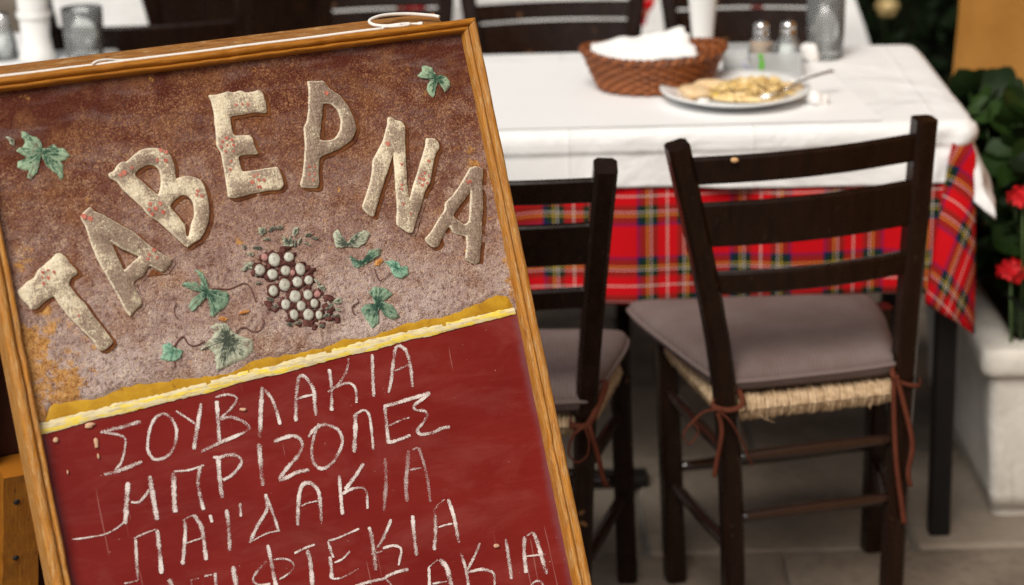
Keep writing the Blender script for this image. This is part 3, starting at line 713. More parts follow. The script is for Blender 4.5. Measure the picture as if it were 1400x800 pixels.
def chair(label, base, J, rails, rungs=True, seat_z=0.428, nwrap=44, group=CH, bow=0.024, post=0.034, chip=None):
    """J: RL, RR polylines (foot, seat, top) and FL, FR (foot, top) in world coordinates"""
    base = Vector(base); root = thing("chair", label, "chair", base, group)
    RL, RR, FL, FR = ([Vector(p)-base for p in J[k]] for k in ("RL", "RR", "FL", "FR"))
    across = (RR[1]-RL[1]).normalized(); back = Vector((across.y, -across.x, 0)).normalized()
    if back.dot(FL[0]-RL[0]) > 0: back = -back
    for pts in (RL, RR):
        m = MB(); path = smooth_path(pts, 6)
        m.rod(path, [post*lerp(0.95, 1.0, i/12) for i in range(len(path))], 0.036, across, 0.006); obj("back_post", m, "dark_wood", root)
    for pts in (FL, FR):
        m = MB(); m.rod(pts, 0.034, 0.036, across, 0.006); obj("front_leg", m, "dark_wood", root)
    def axis(pts):
        def f(z):
            for a, b in zip(pts, pts[1:]):
                if z <= b.z: return a.lerp(b, max(0, (z-a.z)/(b.z-a.z)))
            return pts[-1].copy()
        return f
    fRL, fRR, fFL, fFR = axis(smooth_path(RL, 6)), axis(smooth_path(RR, 6)), axis(FL), axis(FR)
    for z0, z1 in rails:
        m = MB(); slat(m, fRL, fRR, z0, z1, bow, back=back); obj("back_slat", m, "dark_wood", root)
    def rung(fa, fb, z, r=0.0095, sink=0.0):
        a, b = fa(z), fb(z); m = MB(); n = 10
        m.tube([a.lerp(b, i/n) for i in range(n+1)], [r*(0.85+0.3*sin(pi*i/n)) for i in range(n+1)], 10); obj("rung", m, "polished_wood", root)
    for z in (0.332, 0.230): rung(fRL, fRR, z)
    for z in (0.335, 0.175): rung(fRL, fFL, z); rung(fRR, fFR, z)
    for z in (0.20,): rung(fFL, fFR, z)
    C = [fRL(seat_z-.015), fRR(seat_z-.015), fFR(seat_z-.015), fFL(seat_z-.015)]
    cen = sum(C, Vector())/4
    rush_seat("rush_seat", [c.lerp(cen, 0.03) for c in C], root, nwrap=nwrap)
    if chip:
        m = MB(); m.blob(Vector(chip)-base, (0.0062, 0.004, 0.0042), 10, 6, .25, 3, 200); obj('wood_chip', m, 'chip_bare', root)
    return root
RAILS = ((0.797, 0.840), (0.694, 0.766), (0.614, 0.651))
# right front chair
chair("dark ladder back chair with a chipped top slat, in front of the plate of food", (0.475, 3.55, 0),
      dict(RL=[(0.343, 3.385, 0), (0.325, 3.388, 0.45), (0.2465, 3.316, 0.862)], RR=[(0.604, 3.458, 0), (0.614, 3.458, 0.45), (0.630, 3.436, 0.862)],
           FL=[(0.268, 3.655, 0), (0.255, 3.70, 0.455)], FR=[(0.622, 3.76, 0), (0.625, 3.75, 0.455)]), RAILS, chip=(0.331, 3.315, 0.837))
# left front chair, half behind the menu board
chair("dark ladder back chair half hidden behind the right edge of the menu board", (-0.03, 3.45, 0),
      dict(RL=[(-0.175, 3.30, 0), (-0.19, 3.345, 0.45), (-0.262, 3.215, 0.868)], RR=[(0.090, 3.30, 0), (0.1095, 3.345, 0.45), (0.1365, 3.19, 0.868)],
           FL=[(-0.20, 3.66, 0), (-0.205, 3.62, 0.455)], FR=[(0.186, 3.66, 0), (0.172, 3.585, 0.455)]), ((0.808, 0.848), (0.700, 0.772), (0.622, 0.658)), bow=0.018)
cushion("grey brown cushion on the right front chair, in full view", [(0.315, 3.372), (0.607, 3.440), (0.622, 3.755), (0.178, 3.755)], 0.436, 0.052, seed=4.0, ties=[
    ([(0.34, 3.42, 0.46), (0.352, 3.366, 0.437), (0.330, 3.358, 0.427), (0.305, 3.372, 0.430), (0.318, 3.40, 0.438)], 0.0055),
    ([(0.318, 3.357, 0.428), (0.292, 3.348, 0.430), (0.270, 3.345, 0.412), (0.258, 3.345, 0.392), (0.268, 3.345, 0.378), (0.282, 3.346, 0.398), (0.274, 3.344, 0.413)], 0.0048),
    ([(0.312, 3.352, 0.43), (0.332, 3.350, 0.41), (0.350, 3.352, 0.375), (0.362, 3.355, 0.345), (0.366, 3.356, 0.335)], 0.0055),
    ([(0.312, 3.352, 0.425), (0.318, 3.350, 0.395), (0.310, 3.348, 0.345), (0.306, 3.348, 0.320)], 0.0045),
    ([(0.60, 3.46, 0.46), (0.592, 3.43, 0.452), (0.606, 3.432, 0.437), (0.634, 3.434, 0.430), (0.64, 3.455, 0.434)], 0.0045),
    ([(0.594, 3.432, 0.455), (0.596, 3.43, 0.40), (0.602, 3.43, 0.31), (0.612, 3.431, 0.24), (0.619, 3.432, 0.195)], 0.0050),
    ([(0.598, 3.43, 0.45), (0.612, 3.43, 0.40), (0.627, 3.43, 0.335), (0.622, 3.43, 0.285), (0.627, 3.432, 0.26)], 0.0050)])
cushion("grey brown cushion on the left front chair, mostly behind the menu board", [(-0.195, 3.325), (0.118, 3.318), (0.202, 3.61), (-0.22, 3.65)], 0.434, 0.050, seed=9.0, ties=[
    ([(0.115, 3.372, 0.468), (0.140, 3.36, 0.478), (0.128, 3.335, 0.452), (0.110, 3.315, 0.425), (0.085, 3.318, 0.425), (0.086, 3.345, 0.43)], 0.0062),
    ([(0.104, 3.312, 0.424), (0.088, 3.308, 0.412), (0.080, 3.306, 0.385), (0.092, 3.306, 0.368), (0.108, 3.306, 0.378), (0.112, 3.308, 0.400), (0.106, 3.312, 0.422)], 0.0060),
    ([(0.112, 3.314, 0.424), (0.126, 3.316, 0.37), (0.134, 3.322, 0.33), (0.140, 3.33, 0.315)], 0.0048)])
# far chairs, one built and copied
def generic(label, loc, rotz, rails):
    c = chair(label, (0, 0, 0), dict(RL=[(-0.14, 0, 0), (-0.145, 0.005, .45), (-0.198, -0.08, .87)], RR=[(0.14, 0, 0), (0.145, 0.005, .45), (0.198, -0.08, .87)],
        FL=[(-0.195, 0.31, 0), (-0.195, 0.31, .455)], FR=[(0.195, 0.31, 0), (0.195, 0.31, .455)]), rails, nwrap=24)
    c.location = loc; c.rotation_euler = (0, 0, rotz); return c
far0 = generic("dark chair facing the viewer behind the bread basket, near the menu board's corner", (0.105, 4.90, 0), pi+0.05, ((0.800, 0.838), (0.709, 0.744), (0.600, 0.703)))
clone(far0, (0.53, 4.98, 0), pi-0.06, "dark chair facing the viewer behind the tall white vase and the salt shaker")
clone(far0, (-0.30, 5.06, 0), pi+0.12, "dark chair showing just above the middle of the menu board's top edge")
far1 = generic("brown chair with one broad back slat, beside the tumbler above the menu board", (-0.715, 4.62, 0), 0.10, ((0.70, 0.805), (0.60, 0.64)))
clone(far1, (-0.56, 4.95, 0), -0.06, "black chair just right of the brown broad slatted chair above the menu board")

# ================================================================== things on the tables
ZT = 0.7606
# bread basket, woven
def basket(label, c, rx, ry, hgt, rot):
    root = thing("bread_basket", label, "basket", c, None, rot)
    def ring(h_, ph, amp):
        f = lerp(0.72, 1.0, (h_/hgt)**.8); P = []
        n = 96
        for i in range(n):
            t = 2*pi*i/n; r_ = amp*sin(24*t+ph)
            P.append(((rx*f+r_)*cos(t), (ry*f+r_)*sin(t), h_+0.010*abs(cos(t))**3*(h_/hgt)))
        return P+[P[0]]
    for j in range(9):
        m = MB(); m.tube(ring(0.006+(hgt-0.012)*j/8, j*pi, 0.0036), 0.0042, 6, cap=False); obj("woven_strand", m, "wicker", root)
    for i in range(24):
        t = 2*pi*(i+.5)/24; m = MB()
        m.tube([(rx*lerp(.72, 1, (q/6)**.8)*cos(t+q*.045), ry*lerp(.72, 1, (q/6)**.8)*sin(t+q*.045), 0.004+(hgt-0.004)*q/6+0.010*abs(cos(t))**3*q/6) for q in range(7)], 0.0030, 5); obj("stake", m, "wicker", root)
    for ph in (0, pi):
        m = MB(); P = []
        for i in range(121):
            t = 2*pi*i/120; a = 30*t+ph
            P.append(((rx+0.002+0.004*cos(a))*cos(t), (ry+0.002+0.004*cos(a))*sin(t), hgt+0.010*abs(cos(t))**3+0.004*sin(a)))
        m.tube(P, 0.0046, 6, cap=False); obj("braided_rim", m, "wicker", root)
    m = MB(); m.lathe([(0.0, 0.006), (0.5, 0.006), (0.74, 0.006)], (0, 0, 0), 40, rx, ry); m.lathe([(0.70, 0.004), (0.85, hgt*.45), (0.97, hgt)], (0, 0, 0), 40, rx*.985, ry*.985); obj("base", m, "wicker", root)
    return root
basket("oval reddish brown wicker bread basket standing on the white tablecloth", (0.262, 4.085, ZT+0.002), 0.124, 0.088, 0.064, 0.05)
# two paper napkins lining the basket
def sheet(name, label, cat, corners, sag, mat, group=None, n=14, seed=0.0, rough=0.004):
    A, B, C_, D_ = (Vector(p) for p in corners); cen = (A+B+C_+D_)/4; m = MB(); P = []
    for j in range(n+1):
        P.append([])
        for i in range(n+1):
            p = A.lerp(B, i/n).lerp(D_.lerp(C_, i/n), j/n)-cen
            s_ = sin(pi*i/n)*sin(pi*j/n); p.z -= sag*s_
            p += Vector((1, 1, 1))*rough*mn.noise(Vector((i*.35, j*.35, seed))); P[-1].append(p)
    m.grid(P); o = obj(name, m, mat); o.location = cen
    q = o.modifiers.new("thickness", 'SOLIDIFY'); q.thickness = 0.0015
    return tag(o, label, cat, group)
sheet("napkin", "white paper napkin standing up in the bread basket with one raised corner", "napkin", [(0.160, 4.045, 0.818), (0.340, 4.055, 0.826), (0.318, 4.105, 0.866), (0.150, 4.125, 0.838)], -0.004, "napkin_paper", seed=1.0, rough=0.007)
sheet("napkin", "crumpled white paper napkin lying lower in the bread basket, behind the first", "napkin", [(0.165, 4.06, 0.800), (0.34, 4.05, 0.800), (0.34, 4.14, 0.812), (0.17, 4.14, 0.815)], 0.012, "napkin_paper", seed=6.0, rough=0.006)
# plate
pl = thing("plate", "white plate holding the yellow mash, bread and fork", "plate", (0.398, 3.985, ZT+0.0018))
m = MB(); m.lathe([(0.0, 0.004), (0.060, 0.004), (0.078, 0.006), (0.092, 0.013), (0.112, 0.018), (0.130, 0.0235), (0.1315, 0.0225), (0.131, 0.020), (0.110, 0.013), (0.090, 0.006), (0.076, 0.0), (0.060, 0.0), (0.0, 0.0015)], (0, 0, 0), 56); obj("dish", m, "plate_ceramic", pl)
m = MB(); rows = []
PX, PY, PZ = 0.398, 3.985, ZT+0.0078
n = 40
for j in range(26):
    row = []
    for i in range(n+1):
        a, r_ = 2*pi*i/n, j/25; x, y = 0.078*r_*cos(a)*(1+.10*sin(3*a)), 0.046*r_*sin(a)*(1+.12*cos(2*a+1))
        hz = 0.030*(1-r_**2.6)*(0.75+0.9*mn.noise(Vector((x*38, y*38, 2)))+0.45*mn.noise(Vector((x*110, y*110, 5))))
        row.append((x, y, max(0.0, hz)))
    rows.append(row)
m.grid(rows); o = obj("mash", m, "mash"); o.location = (PX+0.026, PY-0.012, PZ+0.002); tag(o, "lumpy pale yellow mash spread over the middle of the white plate", "food")
sh = MB(); rs = random.Random(9)
for i in range(150):
    a, r_ = rs.uniform(0, 6.28), sqrt(rs.random())*.96; x, y = 0.080*r_*cos(a), 0.047*r_*sin(a); z = 0.026*(1-r_**2.2)+0.004; b_ = rs.uniform(0, 6.28); l_ = rs.uniform(.006, .015); u_ = Vector((cos(b_), sin(b_), rs.uniform(-.3, .3)))*l_
    sh.tube([Vector((x, y, z))-u_, Vector((x, y, z+rs.uniform(.001, .004))), Vector((x, y, z))+u_], rs.uniform(.0014, .0026), 5)
q_ = obj("shreds", sh, "shreds", o); q_["kind"] = "stuff"
def lump(label, c, rad, mat, seed, cat="food", name="bread_piece", amp=.35, freq=40):
    m = MB(); m.blob((0, 0, rad[2]*.9), rad, 18, 12, amp, seed, freq); o = obj(name, m, mat); o.location = c; return tag(o, label, cat)
lump("torn piece of pale bread at the left end of the plate, lying flat", (PX-0.068, PY-0.002, PZ+0.001), (0.026, 0.040, 0.011), "bread", 3)
lump("smooth round slice of bread above the pool of oil on the plate", (PX-0.045, PY+0.020, PZ+0.006), (0.030, 0.017, 0.011), "bread", 8, amp=.2)
lump("small brown crust at the right end of the mash", (PX+0.100, PY-0.010, PZ+0.010), (0.022, 0.018, 0.007), "bread", 13, amp=.5)
lump("little crumb of white cheese at the front of the plate", (PX-0.058, PY-0.050, PZ+0.002), (0.011, 0.008, 0.004), "feta", 17, name="cheese_crumb")
m = MB(); m.lathe([(0, 0.004), (.6, 0.0038), (0.9, 0.003), (1.0, 0)], (0, 0, 0), 24, 0.030, 0.020); o = obj("oil_pool", m, "oil"); o.location = (PX-0.038, PY-0.002, PZ+0.006); tag(o, "glossy golden pool of olive oil beside the bread on the plate", "oil")
# fork resting on the plate, handle up to the right
fk = thing("fork", "steel fork lying on the plate with its handle over the right rim", "fork", (PX+0.08, PY-0.02, PZ+0.015))
h0, h1 = Vector((0.0, -0.02, 0.004)), Vector((0.092, 0.035, 0.022))
m = MB(); m.tube([h0.lerp(h1, i/10)+Vector((0, 0, 0.004*sin(pi*i/10))) for i in range(11)], [lerp(0.0026, 0.0055, i/10) for i in range(11)], 8, flat=0.45); obj("handle", m, "metal", fk)
for q in range(4):
    s_ = Vector((0.55, -0.83, 0))*(q-1.5)*0.0042; m = MB(); m.tube([h0+s_*.5, h0+s_+Vector((-0.014, -0.008, -0.001)), h0+s_+Vector((-0.042, -0.025, -0.008))], [0.0017, 0.0014, 0.0008], 6); obj("tine", m, "metal", fk)
lump("small ball of crumpled white paper on the tablecloth right of the plate", (0.537, 3.935, ZT+0.001), (0.020, 0.016, 0.012), "napkin_paper", 21, "paper", "paper_ball", .7, 60)
# condiment holder of clear plastic with print
ch_ = thing("condiment_holder", "clear plastic condiment holder with a green printed stripe, behind the plate", "holder", (0.462, 4.185, ZT+0.002))
m = MB(); t_ = 0.003
hx, hy, hh_ = 0.070, 0.046, 0.046
for sx in (-1, 1): m.box((sx*hx, 0, hh_/2), (t_, 2*hy-t_*1.2, hh_))
for sy in (-1, 1): m.box((0, sy*hy, hh_/2), (2*hx+t_, t_, hh_))
obj("tray", m, "clear_plastic", ch_)
m = MB(); m.box((0, 0, 0.0015), (2*hx-t_*1.5, 2*hy-t_*1.5, 0.0025)); obj("tray_floor", m, "clear_plastic", ch_)
m = MB(); m.box((-0.001, -hy-0.0026, 0.026), (0.009, 0.001, 0.016)); m.box((-0.0035, -hy-0.0026, 0.011), (0.007, 0.001, 0.012)); m.box((-0.003, -hy-0.0026, 0.041), (0.009, 0.001, 0.008)); obj("green_stripe", m, "green_print", ch_)
m = MB(); m.tube([(-0.034, -hy-0.0028, 0.030), (-0.030, -hy-0.0028, 0.020), (-0.022, -hy-0.0028, 0.014), (-0.017, -hy-0.0028, 0.020)], 0.0016, 5, flat=.3); m.tube([(-0.030, -hy-0.0028, 0.041), (-0.022, -hy-0.0028, 0.038)], 0.0018, 5, flat=.3); obj("violet_mark", m, "violet_print", ch_)
# shakers
def shaker(label, c, fill, group="salt and pepper shakers", fillh=0.042):
    root = thing("shaker", label, "shaker", c, group)
    m = MB(); m.lathe([(0.0, 0.002), (0.0235, 0.002), (0.025, 0.006), (0.0245, 0.030), (0.0215, 0.046), (0.0155, 0.060), (0.013, 0.068), (0.0118, 0.068), (0.0142, 0.059), (0.020, 0.045), (0.0228, 0.030), (0.0232, 0.008), (0.0, 0.006)], (0, 0, 0), 24); obj("bottle", m, "glass", root)
    m = MB(); m.lathe([(0.0, 0.0066), (0.0222, 0.0085), (0.0220, fillh*.7), (0.0195, fillh), (0.0, fillh+0.002)], (0, 0, 0), 24); obj("contents", m, fill, root)
    m = MB(); m.lathe([(0.0145, 0.0645), (0.0145, 0.073), (0.0128, 0.075), (0.0138, 0.077), (0.0145, 0.081), (0.012, 0.087), (0.006, 0.0905), (0.0, 0.0912)], (0, 0, 0), 24); obj("cap", m, "metal", root)
    return root
shaker("glass pepper shaker with brown contents and metal cap in the clear holder", (0.4665, 4.198, ZT+0.0045), "pepper", fillh=0.053)
salt = shaker("glass salt shaker with white contents and metal cap in the clear holder, beside the tumbler", (0.5155, 4.198, ZT+0.0045), "salt", fillh=0.044)
def tumbler(label, c, r, h_, group="clear glass tumblers", ribs=12):
    root = thing("tumbler", label, "glass", c, group); m = MB(); n = 48; prof = [(0.0, 0.0), (.86, 0.0), (.90, 0.006), (.97, h_*.55), (1.0, h_), (.955, h_), (.92, h_*.5), (.85, 0.016), (0.0, 0.013)]
    rows = []
    for q, (f, z) in enumerate(prof):
        rows.append([(r*f*(1+(0.018*cos(ribs*2*pi*i/n) if 1 < q < 4 and z < h_*.75 else 0))*cos(2*pi*i/n), r*f*(1+(0.018*cos(ribs*2*pi*i/n) if 1 < q < 4 and z < h_*.75 else 0))*sin(2*pi*i/n), z) for i in range(n)])
    m.grid(rows, closed_u=True); obj("glass_body", m, "glass", root); return root
tumbler("ribbed glass tumbler at the back of the table, right of the salt shaker", (0.598, 4.300, ZT+0.0008), 0.036, 0.115)
lump("crumpled white tissue lying behind the salt shaker, next to the tumbler", (0.560, 4.265, ZT+0.002), (0.018, 0.016, 0.020), "napkin_paper", 31, "tissue", "tissue", .6, 60)
def vase(label, c, r0, r1, h_, group="tall white vases", flare=0.0, collar=True):
    root = thing("vase", label, "vase", c, group)
    m = MB(); prof = [(r0*.80+flare, 0.0), (r0+flare, 0.003), (r0+flare*.4, 0.020), (r0, 0.045), (lerp(r0, r1, .45), h_*.55), (r1, h_-.02), (r1*1.03, h_), (r1*.96, h_), (r1*.90, h_-.02), (r0*.85, 0.05), (0.0, 0.02)]
    m.lathe([(0, 0)]+prof, (0, 0, 0), 32); obj("body", m, "ceramic", root)
    if collar: m = MB(); m.lathe([(r1*1.005, h_-.105), (r1*1.03, h_-.100), (r1*1.04, h_-.096), (r1*1.0, h_-.092)], (0, 0, 0), 32); obj("collar", m, "ceramic", root)
    return root
vase("tall white tapered vase on the front table behind the bread basket", (0.368, 4.300, ZT+0.0012), 0.020, 0.034, 0.200, collar=False)
# left table
lp = tumbler("large clear tumbler on the left table, right of the white vase", (-0.815, 4.45, ZT+0.0012), 0.040, 0.098, ribs=8)
vase("tall white vase with a flared foot on the left table, between tumbler and shakers", (-0.905, 4.44, ZT+0.0012), 0.028, 0.033, 0.190, flare=0.010)
clone(salt, (-0.972, 4.46, ZT+0.0012), 0.4, "metal capped salt shaker on the left table, touching the white vase")
clone(salt, (-1.012, 4.44, ZT+0.0012), 0.9, "metal capped salt shaker on the left table, at the left edge of the photo")

# ================================================================== planter with red geranium
pt = thing("planter", "long white stone planter box with a thick rounded rim, right of the table", "planter", (1.03, 4.21, 0))
X0, X1, Y0, Y1 = -0.180, 0.26, -0.335, 0.335
def ringrect(e, z, r=0.02):
    return [(p.x, p.y, z) for p, d in rrect(X0-e, X1+e, Y0-e, Y1+e, r, 18, 26, 5)]
m = MB(); rows = [ringrect(-0.012, 0.0), ringrect(-0.008, 0.02)]+[ringrect(-0.006+0.016*q/10, 0.02+0.26*q/10) for q in range(11)]
rows = [[(x+0.003*mn.noise(Vector((x*9, y*9, z*9))), y+0.003*mn.noise(Vector((x*9+5, y*9, z*9))), z) for x, y, z in r_] for r_ in rows]
m.grid(rows, closed_u=True); obj("box", m, "planter_stone", pt)
m = MB(); rows = []
for q in range(11):
    a = -pi/2+pi*q/10; rows.append(ringrect(0.012+0.016*max(0, cos(a))**.5, 0.305+0.026*sin(a), 0.022))
rows.append(ringrect(-0.03, 0.331)); rows.append(ringrect(-0.045, 0.325)); rows.append(ringrect(-0.045, 0.29))
m.grid(rows, closed_u=True); obj("rim", m, "planter_stone", pt)
m = MB(); m.grid([[(lerp(X0+.04, X1-.04, i/10), lerp(Y0+.04, Y1-.04, j/14), 0.30+0.008*mn.noise(Vector((i, j, 0)))) for i in range(11)] for j in range(15)]); obj("soil", m, "soil", pt)
gr = thing("geranium", "leafy geranium with red flower heads growing in the white stone planter", "plant", (1.05, 4.20, 0.305))
rnd = random.Random(12)
def leaf_mesh(R):
    m = MB(); n = 18; rows = []
    for q in range(4):
        f = q/3; rows.append([(R*f*(1+0.10*cos(5*t))*sin(t)*(1 if abs(t) < 2.9 else .8), R*f*(1+0.10*cos(5*t))*cos(t), R*(0.22*f*f*(1+0.35*cos(5*t)))) for t in [-2.9+5.8*i/n for i in range(n+1)]])
    m.grid(rows); return m
lm = [leaf_mesh(r_) for r_ in (0.030, 0.038, 0.046)]; lmast = []
st_ = MB()
for i in range(300):
    if i < 3: o = obj("leaf", lm[i], "geranium_leaf", gr); lmast.append(o)
    else: o = lmast[rnd.randrange(3)].copy(); link(o); o.parent = gr
    x, y = rnd.uniform(-0.165, 0.28), rnd.uniform(-0.34, 0.34); z = rnd.uniform(0.02, 0.40)*(1-0.25*abs(y/.36)**2)
    if z < 0.07: x = max(-.14, x); y = max(-.29, y)
    if i % 3 == 0: x = rnd.uniform(-.175, -.10)
    o.location = (x, y, z+0.02); o.rotation_euler = (rnd.uniform(0.1, 1.2), rnd.uniform(-.8, .8), rnd.uniform(0, 6.28))
    if i % 4 == 0: st_.tube([(x*.6, y*.8, 0.0), (x*.85, y*.95, z*.6), (x, y, z+0.02)], 0.0022, 4)
obj("stems", st_, "stem_green", gr)
def bloom(c, R, nf, first=[None]):
    b = bpy.data.objects.new("flower_head", None); link(b); b.parent = gr; b.location = c
    for q in range(nf):
        ga = q*2.39996; z = 1-1.5*(q+.5)/nf; r_ = sqrt(max(0, 1-z*z)); d = Vector((cos(ga)*r_, sin(ga)*r_, z))
        if first[0] is None:
            m = MB()
            for w_ in range(5):
                a = 2*pi*w_/5; e1 = Vector((cos(a), sin(a), .25)); e2 = Vector((-sin(a), cos(a), 0))
                m.add([(0, 0, 0), e1*.007+e2*.005, e1*.013+e2*.0034, e1*.013-e2*.0034, e1*.007-e2*.005], [(0, 1, 2, 3, 4)], smooth=False)
            o = obj("floret", m, "petal", b); first[0] = o
        else: o = first[0].copy(); link(o); o.parent = b
        o.location = Vector((d.x*1.1, d.y*1.1, d.z*.8))*R*rnd.uniform(.55, 1.2); o.rotation_euler = d.to_track_quat('Z', 'Y').to_euler()
    m = MB(); m.tube([(0, 0, -R*.3), (0.01, 0.02, -0.12), (0.02, 0.05, -0.28)], 0.003, 5); obj("flower_stalk", m, "stem_green", b)
for c, R, nf in (((-0.181, -0.33, 0.167), 0.017, 12), ((-0.171, -0.35, 0.306), 0.017, 12), ((0.03, -0.34, 0.30), 0.022, 18), ((0.15, -0.30, 0.22), 0.023, 18), ((0.10, -0.1, 0.43), 0.022, 16)): bloom(c, R, nf)

# traced outlines of the relief and writing on the board, in tenths of a millimetre on its face
LETTERS={'letter_tau':[[(-2888,10323),(-2876,10255),(-2831,10189),(-2791,10141),(-2776,10088),(-2700,10092),(-2623,10146),(-2494,10208),(-2461,10119),(-2389,9973),(-2298,9840),(-2219,9726),(-2153,9631),(-2108,9514),(-2061,9498),(-1985,9535),(-1926,9575),(-1949,9629),(-2009,9757),(-2085,9888),(-2132,9996),(-2155,10051),(-2234,10164),(-2306,10310),(-2241,10384),(-2169,10406),(-2178,10449),(-2232,10516),(-2278,10625),(-2335,10676),(-2388,10667),(-2439,10617),(-2543,10558),(-2617,10520),(-2665,10444),(-2755,10409)]],'letter_alpha':[[(-2029,11044),(-1990,10921),(-1973,10775),(-1941,10573),(-1879,10384),(-1827,10232),(-1770,10061),(-1728,9911),(-1682,9822),(-1645,9870),(-1508,9955),(-1523,10020),(-1559,10116),(-1577,10209),(-1516,10235),(-1436,10267),(-1351,10371),(-1296,10326),(-1206,10266),(-1109,10332),(-1068,10398),(-1158,10458),(-1268,10557),(-1357,10661),(-1445,10774),(-1557,10855),(-1667,10944),(-1777,11033),(-1860,11072),(-1883,11139),(-1966,11088)],[(-1741,10712),(-1626,10604),(-1439,10484),(-1531,10436),(-1648,10356),(-1673,10459),(-1711,10590)]],'letter_beta':[[(-1616,11479),(-1609,11427),(-1533,11373),(-1478,11263),(-1382,11138),(-1299,11032),(-1248,10939),(-1145,10846),(-1061,10739),(-978,10632),(-901,10534),(-865,10494),(-785,10542),(-691,10570),(-620,10654),(-553,10764),(-517,10897),(-510,11017),(-523,11174),(-552,11248),(-632,11294),(-715,11320),(-803,11319),(-844,11290),(-826,11425),(-841,11565),(-888,11641),(-977,11679),(-1077,11702),(-1184,11691),(-1300,11630),(-1381,11573),(-1430,11589),(-1497,11556),(-1535,11493)],[(-1322,11420),(-1226,11483),(-1133,11512),(-1051,11483),(-1012,11418),(-1022,11282),(-1084,11145),(-1156,11224),(-1239,11331)],[(-984,10993),(-909,11059),(-811,11110),(-729,11075),(-693,10992),(-712,10857),(-780,10739),(-826,10617),(-857,10622),(-840,10748),(-909,10887)]],'letter_epsilon':[[(-271,12213),(-246,12141),(-240,12023),(-255,11848),(-275,11675),(-292,11619),(-251,11525),(-255,11359),(-261,11184),(-270,10990),(-172,10976),(15,10997),(221,11006),(382,10992),(434,11043),(428,11163),(398,11266),(296,11270),(112,11267),(-46,11270),(-50,11369),(-52,11458),(70,11460),(199,11442),(173,11514),(167,11633),(138,11687),(56,11688),(-62,11704),(-62,11802),(-56,11929),(86,11930),(251,11938),(399,11908),(411,12015),(399,12155),(356,12197),(281,12181),(199,12181),(126,12220),(40,12202),(-26,12226),(-141,12206)]],'letter_rho':[[(969,12226),(967,12123),(907,11866),(861,11741),(811,11691),(801,11598),(788,11488),(740,11307),(682,11127),(623,11014),(640,10974),(840,10945),(871,11025),(885,11136),(937,11307),(1062,11336),(1209,11372),(1320,11423),(1388,11461),(1466,11574),(1453,11718),(1420,11846),(1342,11998),(1216,12109),(1176,12200),(1068,12208)],[(1113,11934),(1204,11912),(1276,11827),(1289,11702),(1256,11593),(1176,11500),(1074,11486),(979,11504),(1036,11698)]],'letter_nu':[[(1884,11663),(1859,11566),(1768,11396),(1681,11287),(1587,11180),(1549,11044),(1493,10912),(1408,10764),(1330,10646),(1383,10548),(1457,10497),(1513,10608),(1636,10831),(1769,11053),(1862,11212),(1834,11004),(1798,10767),(1772,10569),(1717,10366),(1782,10316),(1852,10245),(1905,10237),(1978,10377),(2080,10543),(2171,10712),(2270,10819),(2345,11011),(2407,11145),(2474,11197),(2478,11267),(2436,11324),(2321,11350),(2287,11243),(2200,11093),(2108,10924),(2026,10794),(1950,10643),(1961,10844),(2002,11081),(2043,11338),(2085,11515),(2058,11589),(1967,11616),(1925,11674)]],'letter_alpha2':[[(2810,10913),(2743,10832),(2641,10729),(2517,10611),(2394,10539),(2375,10452),(2241,10328),(2140,10218),(2037,10144),(2063,10086),(2135,10021),(2204,10028),(2252,10111),(2340,10205),(2389,10251),(2419,10166),(2489,10128),(2580,10096),(2562,9972),(2499,9819),(2601,9749),(2678,9745),(2709,9840),(2767,10012),(2823,10221),(2884,10448),(2933,10714),(2988,10870),(2900,10919)],[(2757,10630),(2705,10438),(2656,10265),(2592,10238),(2494,10326),(2463,10366),(2562,10460),(2657,10536)]]}
GRAPES=[(316,10200,60,0),(135,10197,78,0),(-65,10107,70,0),(244,10049,67,0),(425,10037,67,0),(77,10032,63,0),(359,9896,67,0),(499,9894,61,0),(198,9887,70,0),(47,9843,63,0),(297,9735,72,0),(455,9726,60,0),(163,9662,62,0),(345,9614,64,0),(511,9616,53,0),(239,9527,60,0),(412,9498,69,0),(539,9471,53,0),(21,10241,46,1),(319,10011,35,1),(569,9716,42,1)]
